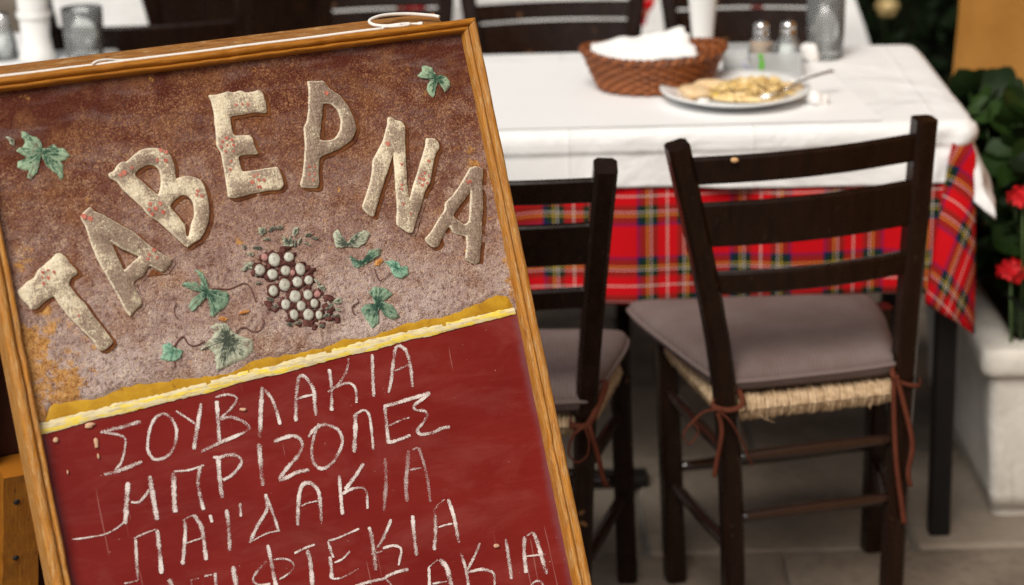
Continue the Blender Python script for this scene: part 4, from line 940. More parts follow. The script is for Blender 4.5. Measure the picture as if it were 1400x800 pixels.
LEAVES=[([(-2494,12092),(-2450,12077),(-2402,12032),(-2342,12005),(-2303,11961),(-2298,11866),(-2247,11859),(-2154,11898),(-2116,11850),(-2036,11820),(-1995,11738),(-2052,11689),(-2119,11689),(-2091,11637),(-2113,11574),(-2116,11508),(-2161,11476),(-2185,11546),(-2240,11602),(-2287,11656),(-2320,11774),(-2373,11744),(-2379,11669),(-2411,11598),(-2481,11532),(-2532,11559),(-2499,11630),(-2543,11645),(-2620,11685),(-2597,11757),(-2513,11754),(-2480,11778),(-2544,11834),(-2592,11879),(-2557,11912),(-2512,11905),(-2470,11975),(-2502,12027)],(-2316,11821),0),([(-2678,12061),(-2627,12035),(-2587,12001),(-2601,11927),(-2641,11961)],(-2634,11998),2),([(2461,12218),(2521,12224),(2580,12193),(2608,12121),(2635,12077),(2695,12083),(2761,12047),(2792,11989),(2784,11921),(2738,11879),(2691,11865),(2680,11914),(2671,11977),(2632,11995),(2580,11927),(2527,11818),(2496,11842),(2462,11922),(2492,11993),(2543,12027),(2488,12075),(2414,12071),(2380,12116),(2456,12161)],(2603,12033),0),([(-831,10245),(-747,10207),(-721,10090),(-708,9991),(-599,9957),(-476,9905),(-502,9780),(-615,9718),(-727,9657),(-753,9693),(-708,9830),(-760,9903),(-859,9823),(-953,9767),(-982,9828),(-923,9914),(-797,9966),(-888,10005),(-1020,10083),(-981,10116),(-853,10095),(-801,10023),(-771,10130)],(-739,9964),1),([(-781,9553),(-708,9589),(-579,9567),(-534,9463),(-446,9399),(-310,9327),(-320,9199),(-436,9123),(-575,9100),(-717,9061),(-803,9044),(-797,9155),(-786,9249),(-861,9327),(-963,9313),(-883,9379),(-772,9439),(-740,9514)],(-617,9380),2),([(-1378,9449),(-1293,9466),(-1242,9394),(-1146,9345),(-1185,9272),(-1273,9240),(-1352,9254),(-1432,9300),(-1378,9370)],(-1264,9366),3),([(915,10390),(980,10433),(969,10293),(1052,10245),(1187,10348),(1324,10371),(1387,10317),(1310,10222),(1187,10171),(1081,10205),(915,10213)],(1067,10225),2),([(1059,10102),(1135,10020),(1252,10036),(1328,10130),(1478,10125),(1464,10056),(1317,9990),(1135,9931),(1085,9957)],(1186,9994),1),([(1482,9964),(1577,9967),(1647,9938),(1669,9863),(1765,9865),(1761,9759),(1657,9722),(1588,9751),(1544,9812),(1540,9884)],(1610,9855),3),([(1204,9637),(1291,9694),(1433,9652),(1510,9569),(1444,9527),(1345,9508),(1480,9432),(1542,9279),(1443,9261),(1345,9331),(1312,9442),(1261,9380),(1250,9241),(1166,9202),(1116,9317),(1069,9448),(1116,9493),(1247,9489),(1247,9577)],(1274,9484),1),([(-286,10152),(-163,10227),(-114,10202),(-159,10157),(-257,10121)],(-201,10173),2),([(23,10598),(95,10595),(109,10532),(47,10498),(10,10539)],(58,10549),2),([(418,10484),(466,10538),(509,10523),(487,10465),(432,10421)],(459,10487),2),([(282,10401),(319,10447),(340,10374),(383,10446),(409,10398),(402,10321),(345,10312),(287,10339)],(347,10364),2),([(1352,9932),(1374,9990),(1454,10013),(1469,9975),(1396,9916)],(1407,9967),4),([(-430,9638),(-372,9677),(-273,9668),(-296,9640)],(-352,9654),4),([(-674,9632),(-627,9656),(-552,9619),(-592,9585)],(-618,9622),4)]
TENDRILS=[([(-1247,9410),(-1176,9478),(-1114,9499),(-1075,9412),(-1000,9375),(-877,9410)],20),([(-508,9426),(-429,9485),(-349,9463),(-307,9423),(-206,9422),(-137,9508),(-160,9560)],12),([(-1126,9884),(-1163,9827),(-1162,9747),(-1135,9718)],14),([(1051,9583),(1051,9539),(968,9500),(963,9431),(986,9409)],14),([(1335,9899),(1342,9845),(1370,9752),(1459,9772),(1525,9815)],14),([(-716,9993),(-596,9973),(-466,9951),(-291,9987),(-219,9927),(-190,9744)],16),([(-502,9455),(-388,9487),(-294,9419),(-204,9421),(-148,9515),(-159,9551)],10),([(-1280,9249),(-1276,9185)],18)]
OCHRE_TOP=[(-2847,8891),(-2779,9019),(-2707,9049),(-2487,9052),(-2249,9030),(-2066,9051),(-1922,9102),(-1720,9098),(-1476,9076),(-1247,9079),(-979,9042),(-656,9029),(-483,9077),(-306,9136),(-32,9121),(39,9120),(111,9119),(351,9122),(619,9132),(776,9185),(989,9149),(1212,9156),(1367,9188),(1574,9222),(1828,9237),(2103,9225),(2339,9256),(2503,9300),(2716,9335),(2829,9376),(2974,9328),(3016,9225),(3020,9161)]
PALE_TOP=[(-2868,8840),(-2700,8863),(-2501,8869),(-2212,8881),(-2006,8908),(-1737,8903),(-1508,8916),(-1231,8932),(-952,8948),(-667,8975),(-428,8999),(-59,8990),(19,9021),(309,9038),(675,9054),(1124,9091),(1523,9103),(1825,9109),(2181,9118),(2569,9135),(2830,9150),(3065,9153)]
PALE_BOT=[(-2882,8713),(-2617,8728),(-2301,8766),(-1966,8769),(-1624,8793),(-1255,8814),(-931,8821),(-573,8868),(-217,8882),(-83,8876),(233,8903),(774,8945),(1143,8949),(1650,8999),(1849,8988),(2159,9016),(2625,9042),(3046,9066)]
CHALK=[[([(-2259,8614),(-2065,8623),(-1783,8646)],61),([(-2259,8617),(-2106,8566),(-2025,8525),(-1997,8479),(-2026,8368),(-2097,8235),(-2186,8165)],41),([(-2309,8143),(-2129,8154),(-1857,8203)],61)],[([(-1527,8684),(-1609,8655),(-1690,8552),(-1750,8402),(-1763,8302),(-1714,8204),(-1611,8192),(-1511,8238),(-1437,8342),(-1394,8481),(-1422,8605),(-1483,8676),(-1534,8685)],51)],[([(-1359,8689),(-1269,8606),(-1167,8505)],36),([(-1050,8721),(-1139,8492),(-1240,8223)],67)],[([(-864,8714),(-892,8503),(-930,8242)],67),([(-870,8760),(-723,8763),(-637,8724),(-631,8678),(-727,8591),(-868,8506)],41),([(-870,8499),(-745,8505),(-619,8437),(-544,8348),(-583,8310),(-746,8274),(-939,8237),(-1158,8182)],56)],[([(-298,8775),(-363,8539),(-449,8202)],72),([(-281,8742),(-218,8632),(-187,8476),(-175,8308)],56)],[([(161,8812),(80,8577),(23,8308)],67),([(151,8799),(217,8810),(278,8723),(311,8611),(288,8463),(275,8329)],61),([(92,8560),(183,8573),(311,8573)],36)],[([(548,8832),(531,8614),(475,8350)],61),([(814,8915),(762,8786),(655,8667),(560,8601),(473,8571)],51),([(553,8602),(713,8634),(788,8605),(821,8530),(797,8382)],46)],[([(1110,8908),(1067,8670),(1025,8416)],61)],[([(1217,8427),(1295,8598),(1364,8802),(1415,8924),(1478,8944),(1538,8879),(1557,8736),(1546,8568),(1529,8439)],61),([(1351,8665),(1447,8686),(1570,8718)],41)],[([(-2061,8006),(-2119,7792),(-2181,7557)],77),([(-2800,7510),(-2614,7495),(-2408,7495),(-2217,7564),(-2119,7682)],26),([(-2069,7782),(-1983,7764),(-1897,7820),(-1840,7881)],41),([(-1803,8028),(-1811,7802),(-1818,7526)],77)],[([(-1527,8010),(-1563,7796),(-1594,7568)],82),([(-1524,8024),(-1346,8004),(-1158,8026)],31),([(-1205,8020),(-1271,7812),(-1267,7530)],67)],[([(-976,8083),(-1008,7852),(-1018,7617)],77),([(-1035,8095),(-970,8075),(-860,8083),(-758,8056),(-717,7988),(-772,7910),(-879,7842),(-977,7816)],51)],[([(-467,8141),(-492,7944),(-521,7658)],77)],[([(-289,8130),(-158,8150),(-47,8151),(29,8099),(34,8007),(-52,7903),(-201,7797),(-317,7693)],61),([(-320,7678),(-205,7700),(-88,7730),(63,7730)],61)],[([(289,8231),(193,8082),(136,7927),(135,7806),(182,7729),(259,7714),(366,7761),(468,7863),(531,7972),(518,8096),(437,8173),(332,8208),(212,8170),(133,8101)],56)],[([(755,8250),(711,8044),(647,7820)],77),([(747,8251),(868,8282),(920,8219),(916,8051),(889,7812)],46)],[([(1136,8280),(1116,8092),(1092,7889)],67),([(1121,8127),(1109,8015),(1088,7842)],67),([(1120,8283),(1261,8288),(1463,8305),(1736,8332)],61),([(1143,8049),(1281,8076),(1417,8094)],36),([(1086,7850),(1203,7858),(1383,7886)],51)],[([(1735,8324),(1623,8275),(1503,8220),(1516,8163),(1625,8128),(1637,8071),(1562,7993),(1482,7931),(1518,7870),(1667,7864),(1807,7892),(1898,7885)],56)],[([(-2100,7368),(-2134,7142),(-2161,6916)],56),([(-2117,7379),(-1984,7409),(-1853,7426)],26),([(-1835,7422),(-1857,7185),(-1883,6928)],67),([(-2321,6914),(-2233,6910),(-2158,6915)],26)],[([(-1499,7462),(-1536,7279),(-1628,6976)],61),([(-1529,7461),(-1457,7483),(-1387,7491)],26),([(-1387,7491),(-1331,7354),(-1333,7192),(-1349,6968)],67),([(-1529,7204),(-1435,7214),(-1342,7224)],26)],[([(-1202,7460),(-1197,7370)],51),([(-998,7478),(-1017,7274),(-1055,7016)],67),([(-828,7517),(-851,7366)],51)],[([(-509,7559),(-530,7384),(-670,7234),(-809,7055)],61),([(-509,7559),(-473,7357),(-444,7120)],51),([(-809,7055),(-667,7099),(-553,7120),(-429,7117)],26)],[([(-205,7130),(-151,7352),(-78,7547),(10,7587),(87,7537),(125,7416),(81,7094)],67),([(-122,7338),(-31,7357),(89,7356)],26)],[([(411,7593),(382,7379),(356,7143)],61),([(736,7674),(604,7547),(447,7419)],61),([(405,7375),(509,7407),(638,7404),(698,7346),(672,7146)],46)],[([(1009,7681),(980,7473),(931,7284),(871,7083)],67)],[([(1320,7713),(1263,7524),(1199,7307),(1176,7127)],72),([(1370,7711),(1440,7728)],31),([(1454,7718),(1479,7528),(1482,7312),(1462,7069)],61),([(1288,7488),(1444,7481)],36)],[([(-1809,6852),(-1798,6779),(-1794,6611),(-1793,6424)],82)],[([(-1576,6789),(-1473,6786)],26),([(-1406,6796),(-1314,6795)],31),([(-1570,6788),(-1569,6729),(-1608,6445)],31),([(-1279,6807),(-1294,6669),(-1321,6381)],61)],[([(-1056,6835),(-1061,6618),(-1062,6425)],82)],[([(-606,6987),(-602,6782),(-601,6527),(-598,6450)],67),([(-657,6806),(-773,6729),(-848,6657),(-845,6605),(-782,6557),(-664,6547)],41),([(-570,6807),(-451,6794),(-368,6745),(-348,6677),(-422,6616),(-552,6573)],31)],[([(-310,6826),(-182,6857),(-49,6874)],36),([(-149,6831),(-142,6688),(-171,6425),(-172,6387)],72)],[([(124,6883),(263,6892),(522,6942)],31),([(116,6878),(128,6772),(142,6679)],51),([(99,6701),(92,6573),(73,6449)],61),([(143,6621),(251,6643),(355,6711)],31),([(73,6449),(165,6432),(293,6453),(419,6491)],31)],[([(649,6935),(651,6700),(620,6428)],77),([(933,6968),(812,6797),(696,6684)],56),([(607,6625),(747,6628)],31),([(761,6658),(881,6665),(971,6626),(979,6566),(943,6495),(913,6423)],41)],[([(1209,6957),(1175,6721),(1160,6488)],67)],[([(1491,6966),(1465,6776),(1390,6504)],67),([(1491,6966),(1557,7017),(1644,7058)],31),([(1691,7055),(1719,6825),(1715,6522)],67),([(1499,6755),(1595,6764),(1681,6761)],31)],[([(330,6303),(540,6315),(707,6312),(753,6334),(883,6352),(1024,6354)],51),([(731,6294),(771,6220),(709,6129),(595,6051)],36)],[([(1280,6326),(1243,6118),(1217,5967)],51),([(1280,6326),(1410,6385)],31),([(1434,6387),(1501,6264),(1511,6059),(1508,5903)],82),([(1283,6125),(1468,6113)],36)],[([(1713,6407),(1734,6214),(1728,6012),(1727,5898)],56),([(1980,6466),(1878,6328),(1752,6189)],51),([(1753,6160),(1935,6157),(2050,6103),(2075,6039),(2035,5859)],51)],[([(2318,6446),(2303,6165),(2290,5964)],67)],[([(2563,6424),(2517,6222),(2490,5994)],77),([(2596,6425),(2690,6449)],31),([(2689,6442),(2723,6237),(2750,5923)],77),([(2534,6189),(2787,6157)],31)],[([(2480,5733),(2520,5839),(2624,5870),(2676,5814),(2680,5689)],41)]]
DOTS={'letter_tau':[(-2575,10480,18),(-2513,10495,13),(-2452,10468,15),(-2447,10451,12),(-2525,10408,22),(-2591,10354,19),(-2270,9936,14),(-2590,10420,13)],'letter_alpha':[(-1273,10530,23),(-1255,10437,16),(-1337,10486,18),(-1366,10436,18),(-1930,10993,31),(-1995,11030,35)],'letter_beta':[(-965,11648,25),(-910,11618,24),(-933,11522,24),(-1031,11541,21),(-1211,11056,22),(-1159,10993,27),(-1096,11044,24),(-1082,10939,25),(-1237,10992,20),(-1210,10936,22),(-1487,11431,23),(-1440,11454,31),(-1341,11496,17),(-631,11121,20),(-592,11055,19),(-648,11080,18)],'letter_epsilon':[(-163,11679,22),(-221,11644,18),(-104,11651,20),(-97,11587,20),(-252,11588,17),(-171,11592,14),(-210,11529,16),(-112,11515,14),(29,12050,16),(106,12046,14),(173,12037,18),(38,11127,25),(122,11142,20),(185,11129,18),(76,11194,18),(120,11060,19),(90,11064,14),(124,11207,15),(-194,11311,18),(-165,11405,16)],'letter_rho':[(768,11209,17),(835,11199,13),(749,11118,17),(818,11117,15),(728,11065,11),(783,11047,16),(1162,12041,27)],'letter_nu':[(2162,10851,25),(2196,10925,19),(2114,10872,19),(2132,10784,21),(2201,10799,17),(2147,10902,13),(2244,10879,13),(2097,10820,10),(1799,11338,29),(1871,10827,17),(1860,10778,17),(1843,10599,17),(1912,10468,14),(2280,11061,21),(1924,11071,17)],'letter_alpha2':[(2723,10744,17),(2754,10749,15),(2769,10728,13),(2728,10722,11)]}
GRAPE_DARK=[(-26,9667),(21,9633),(188,9475),(283,9407),(428,9399),(455,9351),(667,9656),(719,9639),(645,9555),(688,9495),(652,9413),(756,9378),(556,10007),(308,10309),(269,10298),(567,9358),(322,9504),(-33,9721)]
CHIPS=[(-2351,8715,73,32,'chip_wood'),(-588,8561,34,19,'chip_wood'),(2175,6392,37,30,'chip_wood'),(-2329,8486,28,56,'chip_wood'),(-2338,8355,12,32,'chip_wood'),(-2777,8630,24,23,'chip_wood'),(-2711,8246,12,23,'chip_wood'),(-1049,12188,59,67,'ochre_paint'),(181,12280,44,34,'ochre_paint'),(236,12237,53,25,'ochre_paint'),(2820,12206,19,44,'ochre_paint'),(2579,11427,37,35,'ochre_paint'),(-2515,11172,48,40,'ochre_paint'),(-2577,10638,32,48,'ochre_paint'),(-2205,9196,24,32,'ochre_paint'),(-1563,9283,25,24,'ochre_paint')]
FOLIAGE=[(47,10542,-0.96,39,23,5),(91,10448,-0.09,46,16,2),(177,10556,0.44,54,18,5),(269,10560,0.09,57,19,5),(303,10415,-1.13,54,10,2),(335,10392,-1.31,57,10,5),(383,10402,-1.57,57,10,5),(425,10343,-1.83,54,12,5),(486,10369,-2.18,46,14,2),(607,10420,0.26,50,19,5),(567,10321,-0.44,43,14,2),(671,10375,-0.26,46,18,5),(-44,10365,-0.17,57,18,5),(-145,10311,-0.44,50,16,2),(-198,10406,-0.96,39,18,5),(-191,10180,-0.79,64,21,2),(-110,9959,-0.09,32,14,2),(-9,9751,-0.61,46,25,5),(26,9659,0.09,50,28,5),(638,9783,-0.44,54,28,2),(599,9860,-0.96,46,18,2),(681,9549,0.44,61,25,5),(803,9598,-0.09,54,36,2),(624,9453,0.26,54,21,5),(749,9432,-0.09,46,18,5),(269,9426,0.09,50,18,5),(160,9428,-0.26,36,21,5),(545,9344,0.09,39,18,5),(781,9497,-0.61,39,18,2),(-124,10065,-1.13,32,14,5)]

# ================================================================== the menu board
YAW, LEAN = radians(26.2), radians(23.6)
HV = Vector((cos(YAW), sin(YAW), 0)); UV_ = Vector((-sin(YAW)*sin(LEAN), cos(YAW)*sin(LEAN), cos(LEAN))); NV = HV.cross(UV_)
O_ = Vector((-0.10875, 2.22521, -0.00687))
sign = thing("menu_board", "red wooden taverna menu board with raised letters, grapes and chalk writing in an ochre frame", "sign board", (0, 0, 0))
SM = Matrix((HV, UV_, NV)).transposed().to_4x4(); SM.translation = O_; sign.matrix_world = SM
LS = 1.271; UL, UR = -0.314, 0.3245; IL, IR, IT, IB = -0.293, 0.3060, 1.2555, 0.085; FW = 0.018
# mouldings: profile across the width (0 outer .. 1 inner), height above the panel
def profile(wd):
    return [(0.0, -0.022), (0.0, FW-0.006), (0.05*wd, FW-0.002), (0.14*wd, FW), (0.40*wd, FW+0.0005), (0.52*wd, FW-0.002), (0.57*wd, FW-0.0062), (0.62*wd, FW-0.0065), (0.67*wd, FW-0.003), (0.74*wd, FW-0.0018), (0.86*wd, FW-0.0025), (0.95*wd, FW-0.006), (1.0*wd, FW-0.011), (1.0*wd, -0.003)]
def moulding(name, mat, A, B, inward, wd, seed, cutA, cutB):
    """A,B outer corner points in (u,v); inward unit 2D; mitred: ends shift along the length by cut*depth"""
    A, B, inw = Vector(A), Vector(B), Vector(inward); d = (B-A).normalized(); L = (B-A).length; pr = profile(wd); n = 90; rows = []; U = []
    for i in range(n+1):
        row = []; ur = []; acc = 0; pl_ = None
        for s_, hgt in pr:
            t0, t1 = s_*cutA, L-s_*cutB; t = lerp(t0, t1, i/n); p = A+d*t+inw*s_
            wob = 0.0009*mn.noise(Vector((t*14, s_*40, seed)))+0.0006*mn.noise(Vector((t*60, s_*90, seed+3)))
            nick = max(0, mn.noise(Vector((t*33, seed*7, s_*30)))-0.42)*0.010
            q = p+inw*wob*1.2*(1 if 0 < s_ < wd else 0.3); row.append((q.x, q.y, hgt+wob-(nick if hgt > 0.004 else 0)))
            acc += 0 if pl_ is None else hypot(s_-pl_[0], hgt-pl_[1]); pl_ = (s_, hgt); ur.append((t+seed*3.1, acc))
        rows.append(row); U.append(ur)
    m = MB(); m.grid(rows, UV=U)
    # close the cut ends and the back
    for e in (0, n):
        o = len(m.v); m.add(rows[e], [tuple(range(len(pr)))], None, False)
    m.add([rows[0][0], rows[n][0], rows[n][-1], rows[0][-1]], [(0, 1, 2, 3)], None, False)
    return obj(name, m, mat, sign)
WT, WS = LS-IT, 0.0205
moulding("frame_rail", "sign_wood_top", (UL, LS), (UR, LS), (0, -1), WT, 1.3, (IL-UL)/WT, (UR-IR)/WT)
moulding("frame_stile", "sign_wood_side", (UL, 0.0), (UL, LS), (1, 0), IL-UL, 4.1, 0, WT/(IL-UL))
moulding("frame_stile", "sign_wood_side", (UR, 0.0), (UR, LS), (-1, 0), UR-IR, 7.7, 0, WT/(UR-IR))
moulding("frame_rail", "sign_wood_side", (IL, 0.06), (IR, 0.06), (0, 1), 0.025, 9.2, 0, 0)
# board behind everything
m = MB(); m.box(((IL+IR)/2, (IT+IB)/2, -0.0085), (IR-IL+0.02, IT-IB+0.02, 0.015)); obj("board", m, "red_board", sign)
# --- plaster relief: from the top of the panel down to the ochre stripe
def polyline_y(pts, x):
    if x <= pts[0][0]: return pts[0][1]
    for a, b in zip(pts, pts[1:]):
        if x <= b[0]: return lerp(a[1], b[1], (x-a[0])/max(1e-6, b[0]-a[0]))
    return pts[-1][1]
sc4 = lambda pts: [(x*1e-4, y*1e-4) for x, y in pts]
OT, PT, PB = (sorted(sc4(p)) for p in (OCHRE_TOP, PALE_TOP, PALE_BOT))
nu, nv = 330, 210; rows = []
for j in range(nv+1):
    row = []
    for i in range(nu+1):
        u_ = lerp(IL-0.001, IR+0.001, i/nu); lo = polyline_y(OT, u_)-0.004+0.002*mn.noise(Vector((u_*90, 0, 0))); v_ = lerp(lo, IT+0.001, j/nv)
        p = Vector((u_, v_, 0)); hgt = (1.262-v_)/0.37
        rough = min(1, max(0.12, hgt*1.25+0.3*mn.noise(p*8)))
        z = 0.0022+rough*(0.0016*mn.noise(p*45)+0.0011*mn.noise(p*110)+0.0007*mn.noise(p*240))+0.0014*max(0, mn.noise(p*14))
        ed = min(1, (v_-lo)/0.006); row.append((u_, v_, 0.0006+(z)*ed))
    rows.append(row)
m = MB(); m.grid(rows); obj("plaster_relief", m, "plaster", sign)
# --- painted stripes, thick brushed paint
def band(name, top, bot, mat, z, x0, x1, seed, rag=0.0022):
    m = MB(); rows = [[], [], [], []]; n = 160
    for i in range(n+1):
        x = lerp(x0, x1, i/n); a = polyline_y(top, x)+rag*mn.noise(Vector((x*130, seed, 0)))+rag*.7*mn.noise(Vector((x*300, seed, 5))); b = polyline_y(bot, x)+rag*.5*mn.noise(Vector((x*150, seed, 9)))
        zz = z+0.00015*mn.noise(Vector((x*60, seed, 2)))
        for q, t, h_ in ((0, 0, 0.0003), (1, .05, zz), (2, .95, zz), (3, 1, 0.0003)): rows[q].append((x, lerp(a, b, t), h_))
    m.grid(rows); return obj(name, m, mat, sign)
PTm = [(x, y-0.004) for x, y in PT]
band("ochre_stripe", OT, PTm, "ochre_paint", 0.0007, max(OT[0][0], IL), IR-0.004, 3.0, 0.0026)
band("pale_stripe", PT, PB, "pale_yellow_paint", 0.0008, IL, IR-0.002, 8.0)
# --- raised letters
def extruded(name, polys, depth, bev, mat, z, parent, offset=0.0, shift=(0, 0), rough=0.0006, seed=0.0):
    cu = bpy.data.curves.new("outline", 'CURVE'); cu.dimensions = '2D'; cu.fill_mode = 'BOTH'
    for pts in polys:
        P = [Vector((x*1e-4, y*1e-4)) for x, y in pts]; D = []
        for a, b in zip(P, P[1:]+P[:1]):
            n_ = max(1, int((b-a).length/0.0025))
            for q in range(n_): D.append(a.lerp(b, q/n_))
        D = [d+Vector((mn.noise(Vector((d.x*260, d.y*260, seed))), mn.noise(Vector((d.x*260, d.y*260, seed+7)))))*rough for d in D]
        # one smoothing pass
        D = [(D[i-1]+D[i]*2+D[(i+1) % len(D)])/4 for i in range(len(D))]
        sp = cu.splines.new('POLY'); sp.points.add(len(D)-1); sp.use_cyclic_u = True
        for q, d in enumerate(D): sp.points[q].co = (d.x+shift[0], d.y+shift[1], 0, 1)
    cu.extrude = depth/2; cu.bevel_depth = bev; cu.bevel_resolution = 2; cu.offset = offset-bev
    tmp = bpy.data.objects.new("outline", cu); link(tmp)
    me = bpy.data.meshes.new_from_object(tmp.evaluated_get(bpy.context.evaluated_depsgraph_get()))
    bpy.data.objects.remove(tmp); bpy.data.curves.remove(cu)
    bm = bmesh.new(); bm.from_mesh(me); bmesh.ops.remove_doubles(bm, verts=bm.verts[:], dist=1e-5)
    # denser faces so the worn surface can undulate
    bmesh.ops.triangulate(bm, faces=bm.faces[:]); 
    for _ in range(3):
        long_ = [e for e in bm.edges if e.calc_length() > 0.0028]
        if long_: bmesh.ops.subdivide_edges(bm, edges=long_, cuts=1); bmesh.ops.triangulate(bm, faces=bm.faces[:])
    for v_ in bm.verts:
        if v_.co.z > 0: v_.co.z += 0.0006*mn.noise(v_.co*90+Vector((seed, 0, 0)))+0.0005*mn.noise(v_.co*310)
    bmesh.ops.recalc_face_normals(bm, faces=bm.faces[:])
    segs = [Vector((x*1e-4+shift[0], y*1e-4+shift[1])) for pts in polys for x, y in pts]; dens = []
    for pts in polys:
        P = [Vector((x*1e-4+shift[0], y*1e-4+shift[1])) for x, y in pts]
        for a, b in zip(P, P[1:]+P[:1]): dens += [a.lerp(b, q/8) for q in range(8)]
    from mathutils.kdtree import KDTree
    kd = KDTree(len(dens))
    for q, d in enumerate(dens): kd.insert((d.x, d.y, 0), q)
    kd.balance()
    bm.verts.ensure_lookup_table(); edge = [math.exp(-kd.find((v_.co.x, v_.co.y, 0))[2]/0.0022) for v_ in bm.verts]
    if bev > 0.001:                                        # moulded, rounded relief
        for v_, e_ in zip(bm.verts, edge):
            if v_.co.z > 0: v_.co.z += 0.0026*(1-e_)**1.5-0.0008
    bm.to_mesh(me); bm.free(); me.name = name
    at_ = me.attributes.new("edge", 'FLOAT', 'POINT'); at_.data.foreach_set("value", edge)
    me.polygons.foreach_set("use_smooth", [False]*len(me.polygons))
    me.materials.clear(); me.materials.append(MAT[mat])
    o = bpy.data.objects.new(name, me); link(o); o.parent = parent; o.location = (0, 0, z+depth/2+bev); return o
WEAR = dict(letter_tau=-0.08, letter_alpha=0.12, letter_beta=-0.06, letter_epsilon=-0.08, letter_rho=0.14, letter_nu=-0.06, letter_alpha2=0.22)
LET = {}
for i, (nm_, polys) in enumerate(LETTERS.items()):
    nm2 = "letter_alpha" if nm_ == "letter_alpha2" else nm_
    # brown painted outline under each letter, set off to the right and down
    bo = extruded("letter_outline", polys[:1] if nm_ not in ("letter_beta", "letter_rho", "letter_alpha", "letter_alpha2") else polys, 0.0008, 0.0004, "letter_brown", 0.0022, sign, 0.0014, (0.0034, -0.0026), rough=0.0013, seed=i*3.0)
    o = extruded(nm2, polys, 0.0012, 0.0018, "letter_cream", 0.0024, sign, seed=i*5.0)
    o.color = (WEAR[nm_], 0, 0, 1); LET[nm_] = o
def dots(letter, pts):
    m = MB()
    for x, y, r in pts:
        n = 9; m.add([(x*1e-4+r*1e-4*cos(2*pi*q/n)*(1+.2*sin(q*2.1)), y*1e-4+r*1e-4*sin(2*pi*q/n)*(1+.2*cos(q*1.7)), 0.0) for q in range(n)], [tuple(range(n))], None, False)
    o = obj("flower_dots", m, "red_dot", LET[letter]); o["kind"] = "stuff"; o.location = (0, 0, 0.0049)
for l_, p_ in DOTS.items(): dots(l_, p_)
# --- grapes, leaves and tendrils in relief
rg = random.Random(5)
m = MB()
for x, y, r, k_ in GRAPES:
    m.blob((x*1e-4, y*1e-4, 0.0038), (r*1.35e-4, r*1.3e-4, 0.0013), 16, 5, .7, x*.02, 260)
    for q in range(3):
        a = rg.uniform(0, 6.28); rr = rg.uniform(.5, 1.5)*r*1e-4; m.blob((x*1e-4+rr*cos(a), y*1e-4+rr*sin(a), 0.0042), (r*.6e-4, r*.55e-4, 0.0014), 14, 5, .9, x*.01+q, 330)
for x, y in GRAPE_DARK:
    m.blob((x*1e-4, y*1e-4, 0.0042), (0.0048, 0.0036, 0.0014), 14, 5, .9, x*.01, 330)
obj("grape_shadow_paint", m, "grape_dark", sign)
for x, y, r, k_ in GRAPES:
    r = r*1e-4; m = MB(); rows = []; n = 16; sx_ = rg.uniform(.86, 1.06); sy_ = rg.uniform(.90, 1.14)
    for f, h_ in ((1.0, 0.0), (1.0, 0.0008), (0.92, 0.0022), (0.76, 0.0034), (0.55, 0.0042), (0.34, 0.0044), (0.18, 0.0041), (0.0, 0.0043)):
        rows.append([(r*f*sx_*cos(2*pi*i/n)*(1+.05*mn.noise(Vector((x*.01, i*.9, f)))), r*f*sy_*sin(2*pi*i/n)*(1+.05*mn.noise(Vector((x*.02, i*.8, f)))), h_+0.0004*mn.noise(Vector((x*.01+i*.7, y*.01, f*3)))) for i in range(n)])
    m.grid(rows, closed_u=True); o = obj("grape", m, "grape_pink" if k_ else "grape", sign); o.location = (x*1e-4, y*1e-4, 0.0036)
rl = random.Random(4)
for x, y, a, ln_, wd_, k_ in FOLIAGE:
    pts = []
    for q in range(12):
        t = 2*pi*q/12; px, py = ln_*cos(t), wd_*sin(t)*(1+.35*cos(t)); pts.append((x+px*cos(a)-py*sin(a)+rl.uniform(-3, 3), y+px*sin(a)+py*cos(a)+rl.uniform(-3, 3)))
    LEAVES.append((pts, (x, y), k_))
for pts, c_, k_ in LEAVES:
    P = [Vector((x*1e-4, y*1e-4)) for x, y in pts]; c_ = Vector((c_[0]*1e-4, c_[1]*1e-4)); D = []
    for a, b in zip(P, P[1:]+P[:1]):
        n_ = max(1, int((b-a).length/0.0016))
        for q in range(n_): D.append(a.lerp(b, q/n_)+Vector((mn.noise(Vector((a.x*900+q, a.y*900, 1))), mn.noise(Vector((a.x*900+q, a.y*900, 6)))))*0.0009)
    m = MB(); rows = []; U = []
    for f in (0.0, .2, .4, .6, .8, .93, 1.0):
        row = []; U.append([(abs(2*i/len(D)-1), f) for i in range(len(D))])
        for i, d in enumerate(D):
            p = c_.lerp(d, f); h_ = (0.0062-0.0010*f) if f < 1 else 0.0028
            h_ += 0.0012*mn.noise(Vector((p.x*260, p.y*260, k_)))+0.0003*sin(i*1.3)*f*(f < 1)
            row.append((p.x, p.y, h_))
        rows.append(row)
    m.grid(rows, closed_u=True, UV=U); obj("ochre_petal" if k_ == 4 else "vine_leaf", m, "leaf_paint_%d" % k_, sign)
for pts, w_ in TENDRILS:
    P = smooth_path([(x*1e-4, y*1e-4, 0.0046) for x, y in pts], 6); m = MB(); m.tube(P, [w_*0.6e-4*lerp(1, .6, i/len(P)) for i in range(len(P))], 6, flat=.8); obj("tendril", m, "tendril_brown", sign)
